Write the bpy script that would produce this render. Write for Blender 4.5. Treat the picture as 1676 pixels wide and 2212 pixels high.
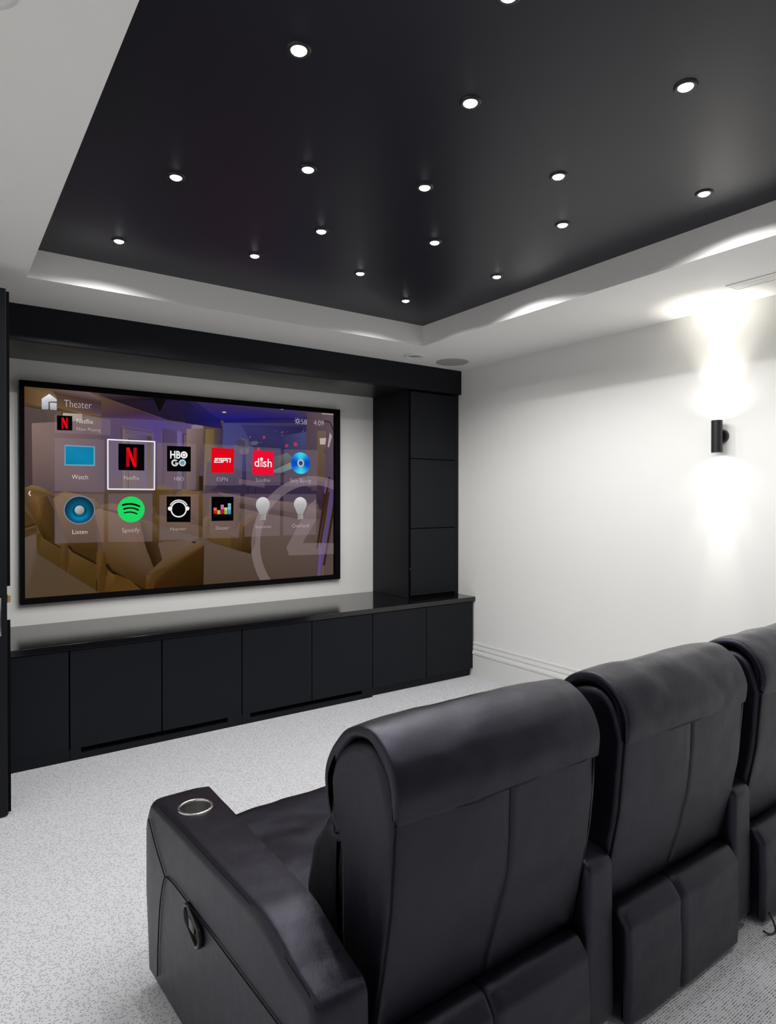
import bpy, bmesh, math, random
from mathutils import Vector, noise, Matrix

# ------------------------------------------------------------------ clear
for o in list(bpy.data.objects): bpy.data.objects.remove(o, do_unlink=True)
SC = bpy.context.scene
COL = SC.collection
R = math.radians

# ------------------------------------------------------------------ camera
CAM = bpy.data.cameras.new('camera'); cam = bpy.data.objects.new('camera', CAM); COL.objects.link(cam)
SC.camera = cam
CAM.sensor_fit = 'HORIZONTAL'; CAM.sensor_width = 36.0
F_PX = 1387.87; CAM.lens = F_PX / 1676 * 36.0
CAM.shift_x = (838 - 841.09) / 1676
CAM.shift_y = (1089.10 - 1106) / 1676
CAM.clip_start = 0.02
cam.location = (-3.4336, -4.4043, 1.3741)
YAW, PITCH, ROLL = R(-35.1764), R(-0.4088), R(0.0091)
cam.rotation_euler = (Matrix.Rotation(YAW, 3, 'Z') @ Matrix.Rotation(R(90) + PITCH, 3, 'X') @ Matrix.Rotation(ROLL, 3, 'Z')).to_euler()

# ------------------------------------------------------------------ world and exposure
W = bpy.data.worlds.new('world'); SC.world = W; W.use_nodes = True
W.node_tree.nodes['Background'].inputs[0].default_value = (0.02, 0.02, 0.022, 1)
W.node_tree.nodes['Background'].inputs[1].default_value = 0.2
VS = SC.view_settings
SC.display_settings.display_device = 'sRGB'
VS.view_transform = 'Standard'; VS.look = 'None'; VS.gamma = 1.0; VS.use_curve_mapping = False
VS.exposure = 0.0
# lamps of the room
SPOT_W = 10.6            # each ceiling star spot
SPOT_COL = (1.0, 0.992, 0.972)
SPOT_ANGLE = 157
SCONCE_UP, SCONCE_DOWN = 2.6, 2.0
SCONCE_UP_CORE, SCONCE_DOWN_CORE = 22.0, 10.0
SCONCE_UP_BEAM, SCONCE_DOWN_BEAM = 55.0, 22.0
SCONCE_COL = (1.0, 0.965, 0.87)
LENS_EMIT = 14.0

# ------------------------------------------------------------------ room dimensions (metres)
XL, XR = -3.86, 0.0          # left and right wall
YF, YB = 0.0, -8.2           # screen wall and rear wall
ZS, ZT = 2.40, 2.535         # lower white ceiling, recessed black ceiling
RX0, RX1, RY1, RY0 = -3.089, -0.771, -1.015, -4.75   # recess outline
BEAM_Y, BEAM_Z = -0.534, 2.2116

# ------------------------------------------------------------------ materials
def srgb(c):
    c = c / 255.0
    return c / 12.92 if c <= 0.04045 else ((c + 0.055) / 1.055) ** 2.4
def mat(name, col, rough=0.5, metal=0.0, spec=0.5, noise_scale=0, noise_amt=0.0, bump=0.0, bump_scale=200, emit=None, estr=0, coat=0):
    m = bpy.data.materials.new(name); m.use_nodes = True
    nt = m.node_tree; b = nt.nodes['Principled BSDF']
    b.inputs['Base Color'].default_value = (*col, 1); b.inputs['Roughness'].default_value = rough
    b.inputs['Metallic'].default_value = metal; b.inputs['Specular IOR Level'].default_value = spec
    if coat: b.inputs['Coat Weight'].default_value = coat; b.inputs['Coat Roughness'].default_value = .08
    tc = nt.nodes.new('ShaderNodeTexCoord')
    if noise_amt:
        n = nt.nodes.new('ShaderNodeTexNoise'); n.inputs['Scale'].default_value = noise_scale; n.inputs['Detail'].default_value = 3
        nt.links.new(tc.outputs['Object'], n.inputs['Vector'])
        mx = nt.nodes.new('ShaderNodeMix'); mx.data_type = 'RGBA'
        mx.inputs[6].default_value = (*[v * (1 - noise_amt) for v in col], 1); mx.inputs[7].default_value = (*[min(1, v * (1 + noise_amt)) for v in col], 1)
        nt.links.new(n.outputs['Fac'], mx.inputs[0]); nt.links.new(mx.outputs[2], b.inputs['Base Color'])
    if bump:
        n2 = nt.nodes.new('ShaderNodeTexNoise'); n2.inputs['Scale'].default_value = bump_scale; n2.inputs['Detail'].default_value = 2
        nt.links.new(tc.outputs['Object'], n2.inputs['Vector'])
        bp = nt.nodes.new('ShaderNodeBump'); bp.inputs['Strength'].default_value = bump; bp.inputs['Distance'].default_value = 0.001
        nt.links.new(n2.outputs['Fac'], bp.inputs['Height']); nt.links.new(bp.outputs['Normal'], b.inputs['Normal'])
    if emit:
        b.inputs['Emission Color'].default_value = (*emit, 1); b.inputs['Emission Strength'].default_value = estr
    return m
M_WALL = mat('white wall paint', (0.885, 0.88, 0.86), 0.55, noise_scale=3, noise_amt=0.01, bump=0.05, bump_scale=300)
M_CEIL = mat('white ceiling paint', (0.90, 0.893, 0.875), 0.7, noise_scale=3, noise_amt=0.01)
M_BLACKCEIL = mat('black satin ceiling', (0.0098, 0.0094, 0.0185), 0.36, spec=0.33, noise_scale=6, noise_amt=0.05)
M_LACQ = mat('black satin lacquer', (0.0050, 0.0062, 0.0098), 0.42, spec=0.22, noise_scale=20, noise_amt=0.06)
M_TOP = mat('polished black worktop', (0.006, 0.006, 0.0075), 0.11, spec=0.7)
M_SOFFIT = mat('black satin soffit', (0.012, 0.012, 0.011), 0.30, spec=0.5)
M_GAP = mat('gap shade black', (0.002, 0.002, 0.002), 0.9, spec=0.05)  # near-black colour standing in for deep shade inside gaps and slots
M_FRAME = mat('matt black velvet', (0.003, 0.003, 0.0035), 0.85, spec=0.1, bump=0.1)
M_TRIM = mat('white gloss skirting', (0.80, 0.80, 0.79), 0.35)
M_BLKMETAL = mat('black powder coat', (0.012, 0.013, 0.013), 0.35, spec=0.5)
M_WHITEPL = mat('white enamel', (0.78, 0.78, 0.77), 0.4)
M_GREYMESH = mat('grey speaker mesh', (0.40, 0.41, 0.40), 0.7, noise_scale=400, noise_amt=0.15)
M_DARKIN = mat('dark lamp cavity', (0.35, 0.35, 0.34), 0.5)
M_STEEL = mat('brushed steel', (0.62, 0.61, 0.60), 0.24, metal=1.0)
M_CUP = mat('brushed steel cup', (0.40, 0.40, 0.39), 0.42, metal=1.0)
M_BRASS = mat('brass', (0.75, 0.50, 0.16), 0.3, metal=1.0)
M_WOODFT = mat('brown wood', (0.10, 0.05, 0.02), 0.5, noise_scale=30, noise_amt=0.3)
M_LENS = mat('lamp lens', (1, 1, 1), 0.3, emit=(0.97, 0.98, 1.0), estr=LENS_EMIT)
M_SLENS = mat('wall lamp lens', (1, 1, 1), 0.3, emit=(1.0, 0.98, 0.94), estr=14)
M_PLASTIC = mat('black plastic', (0.008, 0.008, 0.009), 0.28, spec=0.6)

def leather():
    m = mat('black leather', (0.0042, 0.0038, 0.0074), 0.34, spec=0.50)
    nt = m.node_tree; b = nt.nodes['Principled BSDF']; L = nt.links
    b.inputs['Specular Tint'].default_value = (0.80, 0.78, 1.0, 1)
    tc = nt.nodes.new('ShaderNodeTexCoord')
    v = nt.nodes.new('ShaderNodeTexVoronoi'); v.inputs['Scale'].default_value = 640
    n = nt.nodes.new('ShaderNodeTexNoise'); n.inputs['Scale'].default_value = 26; n.inputs['Detail'].default_value = 5
    for t in (v, n): L.new(tc.outputs['Object'], t.inputs['Vector'])
    b1 = nt.nodes.new('ShaderNodeBump'); b1.inputs['Strength'].default_value = 0.45; b1.inputs['Distance'].default_value = 0.0007
    b2 = nt.nodes.new('ShaderNodeBump'); b2.inputs['Strength'].default_value = 0.20; b2.inputs['Distance'].default_value = 0.004
    L.new(v.outputs['Distance'], b1.inputs['Height']); L.new(n.outputs['Fac'], b2.inputs['Height'])
    L.new(b2.outputs['Normal'], b1.inputs['Normal']); L.new(b1.outputs['Normal'], b.inputs['Normal'])
    rr = nt.nodes.new('ShaderNodeMapRange'); rr.inputs[3].default_value = 0.25; rr.inputs[4].default_value = 0.38
    L.new(n.outputs['Fac'], rr.inputs[0]); L.new(rr.outputs[0], b.inputs['Roughness'])
    return m
M_LEATHER = leather()
M_SEAM = mat('black seam thread', (0.004, 0.004, 0.005), 0.7, spec=0.2)

def carpet():
    m = bpy.data.materials.new('grey loop carpet'); m.use_nodes = True
    nt = m.node_tree; b = nt.nodes['Principled BSDF']; L = nt.links; N = nt.nodes.new
    b.inputs['Roughness'].default_value = 0.95; b.inputs['Specular IOR Level'].default_value = 0.1
    tc = N('ShaderNodeTexCoord'); sp = N('ShaderNodeSeparateXYZ'); L.new(tc.outputs['Object'], sp.inputs[0])
    def math_(op, a, c=None, d=None):
        k = N('ShaderNodeMath'); k.operation = op
        for i, q in enumerate((a, c, d)):
            if q is None: continue
            if isinstance(q, (int, float)): k.inputs[i].default_value = q
            else: L.new(q, k.inputs[i])
        return k.outputs[0]
    wob = N('ShaderNodeTexNoise'); wob.inputs['Scale'].default_value = 9; L.new(tc.outputs['Object'], wob.inputs['Vector'])
    yy = math_('ADD', sp.outputs['Y'], math_('MULTIPLY', wob.outputs['Fac'], 0.004))
    v = math_('DIVIDE', yy, 0.0062); row = math_('FLOOR', v); fr = math_('FRACT', v)
    off = N('ShaderNodeTexWhiteNoise'); off.noise_dimensions = '1D'; L.new(row, off.inputs['W'])
    u = math_('ADD', math_('DIVIDE', sp.outputs['X'], 0.0046), math_('MULTIPLY', off.outputs['Value'], 7.0))
    cell = math_('FLOOR', u); fu = math_('FRACT', u)
    cb = N('ShaderNodeCombineXYZ'); L.new(cell, cb.inputs[0]); L.new(row, cb.inputs[1])
    wn = N('ShaderNodeTexWhiteNoise'); wn.noise_dimensions = '2D'; L.new(cb.outputs[0], wn.inputs['Vector'])
    cl = N('ShaderNodeTexNoise'); cl.inputs['Scale'].default_value = 110; cl.inputs['Detail'].default_value = 2; L.new(tc.outputs['Object'], cl.inputs['Vector'])
    thr = math_('MULTIPLY_ADD', cl.outputs['Fac'], 0.95, -0.17)
    dark = math_('LESS_THAN', wn.outputs['Value'], thr)
    band = math_('LESS_THAN', math_('ABSOLUTE', math_('SUBTRACT', fr, 0.5)), 0.20)
    dashx = math_('LESS_THAN', math_('ABSOLUTE', math_('SUBTRACT', fu, 0.5)), 0.40)
    d = math_('MULTIPLY', math_('MULTIPLY', dark, band), dashx)
    groove = math_('MULTIPLY', band, 0.22)
    mx = N('ShaderNodeMix'); mx.data_type = 'RGBA'; mx.inputs[6].default_value = (0.86, 0.865, 0.905, 1); mx.inputs[7].default_value = (0.68, 0.685, 0.72, 1)
    L.new(band, mx.inputs[0])
    m2 = N('ShaderNodeMix'); m2.data_type = 'RGBA'; m2.inputs[7].default_value = (0.085, 0.085, 0.10, 1)
    L.new(math_('MULTIPLY', d, 0.92), m2.inputs[0]); L.new(mx.outputs[2], m2.inputs[6]); L.new(m2.outputs[2], b.inputs['Base Color'])
    bmp = N('ShaderNodeBump'); bmp.inputs['Strength'].default_value = 0.6; bmp.inputs['Distance'].default_value = 0.002
    h = math_('SUBTRACT', 1.0, math_('ADD', groove, math_('MULTIPLY', d, 0.6))); L.new(h, bmp.inputs['Height']); L.new(bmp.outputs['Normal'], b.inputs['Normal'])
    return m
M_CARPET = carpet()

def screen_mat():
    m = bpy.data.materials.new('glowing screen image'); m.use_nodes = True
    nt = m.node_tree; nt.nodes.clear(); N = nt.nodes.new; L = nt.links
    a = N('ShaderNodeAttribute'); a.attribute_name = 'Col'
    e = N('ShaderNodeEmission'); e.inputs['Strength'].default_value = 1.0
    n = N('ShaderNodeTexNoise'); n.inputs['Scale'].default_value = 160; n.inputs['Detail'].default_value = 3
    tc = N('ShaderNodeTexCoord'); L.new(tc.outputs['Object'], n.inputs['Vector'])
    rr = N('ShaderNodeMapRange'); rr.inputs[3].default_value = 0.92; rr.inputs[4].default_value = 1.08; L.new(n.outputs['Fac'], rr.inputs[0])
    ml = N('ShaderNodeMix'); ml.data_type = 'RGBA'; ml.blend_type = 'MULTIPLY'; ml.inputs[0].default_value = 1
    L.new(a.outputs['Color'], ml.inputs[6]); L.new(rr.outputs[0], ml.inputs[7]); L.new(ml.outputs[2], e.inputs['Color'])
    t = N('ShaderNodeBsdfTransparent'); s = N('ShaderNodeMixShader')
    L.new(a.outputs['Alpha'], s.inputs[0]); L.new(t.outputs[0], s.inputs[1]); L.new(e.outputs[0], s.inputs[2])
    o = N('ShaderNodeOutputMaterial'); L.new(s.outputs[0], o.inputs['Surface'])
    return m
M_SCREEN = screen_mat()

# ------------------------------------------------------------------ helpers
def link(name, me, m, parent=None):
    o = bpy.data.objects.new(name, me); COL.objects.link(o)
    if m is not None:
        for k in (m if isinstance(m, (list, tuple)) else [m]): me.materials.append(k)
    if parent is not None:
        o.parent = parent
        o.location = -origin_of(parent)
    return o
def origin_of(p):
    v = Vector(p.location)
    while p.parent is not None:
        p = p.parent; v = v + Vector(p.location)
    return v
def obj(name, bm, m, parent=None, smooth=False):
    bmesh.ops.recalc_face_normals(bm, faces=bm.faces)
    me = bpy.data.meshes.new(name); bm.to_mesh(me); bm.free()
    if smooth:
        for p in me.polygons: p.use_smooth = True
        me.set_sharp_from_angle(angle=R(smooth if smooth > 1 else 50))
    return link(name, me, m, parent)
def thing(name, loc, label, cat, group=None):
    o = bpy.data.objects.new(name, None); COL.objects.link(o); o.location = loc; o.empty_display_size = 0.1
    return tag(o, label, cat, group)
def tag(o, label, cat, group=None, kind=None):
    o['label'] = label
    if cat: o['category'] = cat
    if group: o['group'] = group
    if kind: o['kind'] = kind
    return o
def struct(o, label, cat):
    return tag(o, label, cat, kind='structure')
def box(bm, x0, x1, y0, y1, z0, z1, bevel=0.0, seg=2):
    vs = [bm.verts.new((x, y, z)) for x in (x0, x1) for y in (y0, y1) for z in (z0, z1)]
    fs = [bm.faces.new([vs[i] for i in q]) for q in ((0, 1, 3, 2), (4, 6, 7, 5), (0, 4, 5, 1), (2, 3, 7, 6), (0, 2, 6, 4), (1, 5, 7, 3))]
    bmesh.ops.recalc_face_normals(bm, faces=fs)
    if bevel:
        es = list({e for f in fs for e in f.edges})
        bmesh.ops.bevel(bm, geom=es, offset=bevel, segments=seg, profile=0.5, affect='EDGES')
    return bm
def boxes(*args, bevel=0.0):
    bm = bmesh.new()
    for a in args: box(bm, *a, bevel=bevel)
    return bm
def lathe(bm, prof, c, axis='Z', n=40, closed=False):
    """revolve (r, h) pairs about an axis through c"""
    rings = []
    for r, h in prof:
        ring = []
        for i in range(n):
            a = 2 * math.pi * i / n
            p = (r * math.cos(a), r * math.sin(a), h)
            if axis == 'X': p = (h, p[0], p[1])
            ring.append(bm.verts.new((c[0] + p[0], c[1] + p[1], c[2] + p[2])))
        rings.append(ring)
    for a, b in zip(rings, rings[1:] + ([rings[0]] if closed else [])):
        for i in range(n):
            j = (i + 1) % n
            bm.faces.new((a[i], a[j], b[j], b[i]))
    return rings
def tube(bm, pts, r, n=8, closed=False, caps=True):
    pts = [Vector(p) for p in pts]; rings = []
    prev = None
    for i, p in enumerate(pts):
        if closed: t = pts[(i + 1) % len(pts)] - pts[i - 1]
        else: t = pts[min(i + 1, len(pts) - 1)] - pts[max(i - 1, 0)]
        t.normalize()
        if prev is None: up = Vector((0, 0, 1)) if abs(t.z) < 0.9 else Vector((1, 0, 0)); a = t.cross(up).normalized()
        else: a = (prev - t * prev.dot(t)).normalized()
        prev = a; b = t.cross(a)
        rings.append([bm.verts.new(p + (a * math.cos(2 * math.pi * k / n) + b * math.sin(2 * math.pi * k / n)) * r) for k in range(n)])
    m = len(rings)
    for i in range(m if closed else m - 1):
        A, B = rings[i], rings[(i + 1) % m]
        for k in range(n):
            bm.faces.new((A[k], A[(k + 1) % n], B[(k + 1) % n], B[k]))
    if caps and not closed: bm.faces.new(rings[0]); bm.faces.new(rings[-1])
    return bm
def smooth_path(pts, n=60, closed=False):
    P = [Vector((*p, 0)) if len(p) == 2 else Vector(p) for p in pts]; m = len(P); out = []
    segs = m if closed else m - 1
    for i in range(segs):
        p0 = P[(i - 1) % m] if closed or i > 0 else P[0]; p1 = P[i]; p2 = P[(i + 1) % m]; p3 = P[(i + 2) % m] if closed or i + 2 < m else P[-1]
        k = max(2, n // segs)
        for j in range(k):
            t = j / k
            out.append(0.5 * ((2 * p1) + (p2 - p0) * t + (2 * p0 - 5 * p1 + 4 * p2 - p3) * t * t + (3 * p1 - p0 - 3 * p2 + p3) * t ** 3))
    if not closed: out.append(P[-1])
    return out
def rounded(pts, n=6):
    """closed polygon of (y, z, radius) corners -> list of Vectors with rounded corners"""
    out = []; m = len(pts)
    for i in range(m):
        p = Vector(pts[i][:2]); a = Vector(pts[i - 1][:2]); b = Vector(pts[(i + 1) % m][:2]); r = pts[i][2]
        da = (a - p); db = (b - p); la, lb = da.length, db.length; da.normalize(); db.normalize()
        if r <= 0: out.append(p); continue
        ang = da.angle(db); d = min(r / max(0.05, math.tan(ang / 2)), la * 0.48, lb * 0.48)
        p0 = p + da * d; p1 = p + db * d
        for k in range(n + 1):
            t = k / n; out.append((1 - t) ** 2 * p0 + 2 * t * (1 - t) * p + t * t * p1)
    return out
def resample(P, step=0.012):
    out = []; m = len(P)
    for i in range(m):
        a, b = P[i], P[(i + 1) % m]; L = (b - a).length; k = max(1, int(L / step))
        for j in range(k): out.append(a + (b - a) * (j / k))
    return out
def puff(bm, prof, x0, x1, r=0.015, crown=0.004, wrinkle=0.0, seams=(), seam_depth=0.004, seam_w=0.006, nx=14, seed=0.0, freq=9.0, seam_curve=None, step=0.012):
    """extrude a (y, z) outline along x with rounded ends, a little stuffing and sewn grooves"""
    P = resample([Vector(p[:2]) for p in prof], step); m = len(P)
    area = sum(P[i].x * P[(i + 1) % m].y - P[(i + 1) % m].x * P[i].y for i in range(m))
    if area < 0: P.reverse()
    Nn = []
    for i in range(m):
        t = P[(i + 1) % m] - P[i - 1]; t.normalize(); Nn.append(Vector((t.y, -t.x)))
    secs = []
    for k in range(6):
        a = math.pi / 2 * k / 5; secs.append((x0 + r * (1 - math.cos(a)), r * (1 - math.sin(a))))
    inner = [(x0 + r) + (x1 - x0 - 2 * r) * k / nx for k in range(1, nx)]
    for s in seams:
        inner = [x for x in inner if abs(x - s) > seam_w * 1.6]
        inner += [s - seam_w * 1.5, s - seam_w * .55, s, s + seam_w * .55, s + seam_w * 1.5]
    for x in sorted(inner):
        ins = 0.0
        for s in seams:
            ins = max(ins, seam_depth * max(0, 1 - abs(x - s) / (seam_w * 1.2)))
        secs.append((x, ins))
    for k in range(6):
        a = math.pi / 2 * k / 5; secs.append((x1 - r * math.sin(a), r * (1 - math.cos(a))))
    rings = []
    for x, ins in secs:
        t = (x - x0) / (x1 - x0); cr = crown * (1 - (2 * t - 1) ** 4)
        edges = [0, *seams, 1]
        ring = []
        for i in range(m):
            q = P[i] - Nn[i] * (ins - cr)
            xx = x + (seam_curve(q.y) * (1 - (2 * t - 1) ** 2) if seam_curve else 0)
            v = Vector((xx, q.x, q.y))
            if wrinkle:
                w = noise.noise(v * freq + Vector((seed, seed * 2, 0))) * wrinkle + noise.noise(v * freq * 2.7 + Vector((seed * 3, 0, seed))) * wrinkle * 0.4
                v = v + Vector((0, Nn[i].x, Nn[i].y)) * w
            ring.append(bm.verts.new(v))
        rings.append(ring)
    for A, B in zip(rings, rings[1:]):
        for i in range(m):
            j = (i + 1) % m; bm.faces.new((A[i], A[j], B[j], B[i]))
    for ring in (rings[0], rings[-1]):
        # inset cap so the end is a soft cushion side
        bmesh.ops.triangulate(bm, faces=[bm.faces.new(ring)], ngon_method='EAR_CLIP')
    return bm

# ------------------------------------------------------------------ room shell
T = 0.12
struct(obj('floor', boxes((XL - T, XR + T, YB - T, YF + T, -0.1, 0)), M_CARPET), 'pale grey loop carpet with dark flecks in woven rows', 'floor')
struct(obj('wall_front', boxes((XL - T, XR + T, YF, YF + T, 0, 2.7)), M_WALL), 'off-white wall behind the large screen', 'wall')
struct(obj('wall_right', boxes((XR, XR + T, YB, YF, 0, 2.7)), M_WALL), 'plain off-white right wall carrying the black wall lamp', 'wall')
struct(obj('wall_left', boxes((XL - T, XL, YB, YF, 0, 2.7)), M_WALL), 'off-white left wall behind the open black door', 'wall')
struct(obj('wall_back', boxes((XL - T, XR + T, YB - T, YB, 0, 2.7)), M_WALL), 'off-white wall behind the seats', 'wall')
bm = boxes((XL, RX0, YB, YF, ZS, ZT + .12), (RX1, XR, YB, YF, ZS, ZT + .12), (RX0, RX1, RY1, YF, ZS, ZT + .12), (RX0, RX1, YB, RY0, ZS, ZT + .12))
struct(obj('ceiling', bm, M_CEIL), 'white lower ceiling stepping round the black recess', 'ceiling')
struct(obj('trim_1', boxes((RX0, RX1, RY0, RY1, ZT, ZT + .1)), M_BLACKCEIL), 'black recessed ceiling panel full of star-like spotlights', 'ceiling panel')
struct(obj('trim_2', boxes((-3.858, -0.002, -0.498, -0.002, BEAM_Z, ZS - .002)), M_SOFFIT), 'dark satin soffit over the screen behind the black pelmet', 'soffit')
# skirting on the right wall: flat board with stepped mouldings
def skirting():
    prof = [(0, .0), (-.020, .0), (-.020, .158), (-.016, .163), (-.016, .168), (-.024, .172), (-.026, .184), (-.020, .196), (-.012, .205), (-.012, .210), (-.017, .213), (-.016, .222), (-.010, .236), (-.008, .243), (-.012, .247), (-.012, .256), (-.006, .262), (0, .263)]
    bm = bmesh.new(); rows = []
    for y in (YB + .001, -0.662):
        rows.append([bm.verts.new((x - 0.0005, y, z)) for x, z in prof])
    for i in range(len(prof) - 1): bm.faces.new((rows[0][i], rows[0][i + 1], rows[1][i + 1], rows[1][i]))
    bm.faces.new(rows[0]); bm.faces.new(rows[1])
    return bm
struct(obj('baseboard_right', skirting(), M_TRIM), 'tall white moulded skirting along the right wall', 'skirting')

# open black door at the left edge
DY0, DY1 = -1.187, -1.143
DOOR = obj('door_1', boxes((-3.83, -3.186, DY0, DY1, 0.006, 2.283), bevel=.002), M_LACQ)
struct(DOOR, 'tall black door leaf standing open at the left edge', 'door')
obj('edge_seal', boxes((-3.1862, -3.172, -1.160, -1.147, .01, .848), (-3.1862, -3.172, -1.160, -1.147, .997, 2.278)), M_FRAME, DOOR)
L1 = obj('latch', boxes((-3.1862, -3.172, -1.172, -1.156, .926, .962), bevel=.003), M_BRASS, DOOR); L1['label'] = 'brass latch bolt'
bm = boxes((-3.255, -3.208, DY0 - .008, DY0 + .001, .787, .952), bevel=.003)
tube(bm, [(-3.232, DY0 - .006, .91), (-3.232, DY0 - .05, .91), (-3.25, DY0 - .058, .91), (-3.35, DY0 - .058, .91)], .009)
H1 = obj('door_handle', bm, M_STEEL, DOOR, smooth=40); H1['label'] = 'silver lever handle on its plate'

# ------------------------------------------------------------------ built-in joinery below and beside the screen
PEL = obj('pelmet', boxes((-3.858, -0.003, BEAM_Y, BEAM_Y + .034, BEAM_Z, ZS - .001), bevel=.0015), M_LACQ)
tag(PEL, 'long black pelmet board under the ceiling above the screen', 'pelmet')

CT_Z0, CT_Z1 = 0.585, 0.618
tag(obj('worktop', boxes((-3.858, -0.003, -0.701, -0.003, CT_Z0, CT_Z1), bevel=.0015), M_TOP), 'long polished black worktop on the low cabinets under the screen', 'worktop')
DOORS = [-3.823, -3.345, -2.868, -2.393, -1.915, -1.434, -0.958, -0.4805, -0.017]
FY = -0.690
def cabinet(i0, i1, label, slot):
    x0, x1 = DOORS[i0], DOORS[i1]
    t = thing('low_cabinet', ((x0 + x1) / 2, -.35, 0), label, 'cabinet', 'run of low black cabinets under the screen')
    bm = boxes((x0 + .001, x1 - .001, -0.664, -0.022, 0.075, CT_Z0 - .001))
    obj('body', bm, M_GAP, t)  # body coloured black so the gaps between doors look fully shaded
    g = .0055 if i0 > 2 else .0075
    for i in range(i0, i1):
        obj('door', boxes((DOORS[i] + g / 2, DOORS[i + 1] - g / 2, FY, -0.668, 0.0606, CT_Z0 - .006), bevel=.001), M_LACQ, t)
    # plinth flush with the doors, with a dark ventilation slot cut in its top edge
    if slot:
        s0, s1 = slot
        args = [(x0 + .001, s0, FY + .001, -.668, 0, .060), (s1, x1 - .001, FY + .001, -.668, 0, .060), (s0, s1, FY + .001, -.668, 0, .034)]
    else: args = [(x0 + .001, x1 - .001, FY + .001, -.668, 0, .060)]
    if i1 == 8: args = [(x0 + .001, -0.034, -.662, -.648, 0, .060)]
    obj('plinth', boxes(*args), M_LACQ, t)
    if slot:
        q = obj('vent_slot', boxes((slot[0] - .02, slot[1] + .02, -.666, -.652, .02, .072)), M_GAP, t); q['label'] = 'dark slot along the plinth'
    return t
cabinet(0, 1, 'single-door low black cabinet at the far left end behind the open door', None)
cabinet(1, 2, 'single-door low black cabinet beside the open door, left of the first floor slot', None)
cabinet(2, 4, 'double-door low black cabinet with floor slot, under the left half of the screen', (-2.813, -2.006))
cabinet(4, 6, 'double-door low black cabinet with floor slot, under the right half of the screen', (-1.861, -1.046))
cabinet(6, 8, 'double-door low black cabinet without slot, under the tall column by the right wall', None)
# scribe filler where the run meets the skirting
def column(mirror, label):
    f = (lambda x: XL - x) if mirror else (lambda x: x)
    def bx(a): x0, x1 = sorted((f(a[0]), f(a[1]))); return (x0, x1, *a[2:])
    t = thing('tall_column', (f(-.25), -.25, CT_Z1), label, 'tall cabinet', 'tall black columns beside the screen')
    z0, z1 = CT_Z1 + .0008, BEAM_Z - .001
    obj('side_panel', boxes(bx((-.4977, -.478, -.490, -.003, z0, z1)), bevel=.001), M_LACQ, t)
    g_ = obj('shadow_gap', boxes(bx((-.4972, -.4855, -.500, -.4905, z0, z1))), M_GAP, t); g_['label'] = 'black strip for the shade between side and front panels'  # solid black strip painted in where the open gap would be in shade
    obj('carcass', boxes(bx((-.4775, -.0405, -.490, -.003, z0, z1))), M_GAP, t)
    obj('stile', boxes(bx((-.040, -.004, -.500, -.003, z0, z1)), bevel=.001), M_LACQ, t)
    for a, b in ((1.690, z1 - .012), (1.156, 1.684), (.640, 1.150)):
        obj('front_panel', boxes(bx((-.4845, -.043, -.502, -.4905, a, b)), bevel=.0012), M_LACQ, t)
    obj('toe_shade', boxes(bx((-.4845, -.043, -.4945, -.4905, z0, .636))), M_GAP, t)  # black strip painted in as the shadow gap under the lowest front
    bm = bmesh.new(); c = f(-.470)
    lathe(bm, [(.0001, -.003), (.003, -.003), (.003, .003)], (0, 0, 0), n=10)
    bmesh.ops.rotate(bm, verts=bm.verts, cent=(0, 0, 0), matrix=Matrix.Rotation(R(90), 3, 'X')); bmesh.ops.translate(bm, verts=bm.verts, vec=(f(-.4915), -.5035, .846))
    s = obj('stud', bm, M_STEEL, t); s['label'] = 'tiny silver stud'
    return t
column(False, 'tall black column of three panels right of the screen')
column(True, 'tall black column hidden behind the open door')

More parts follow.
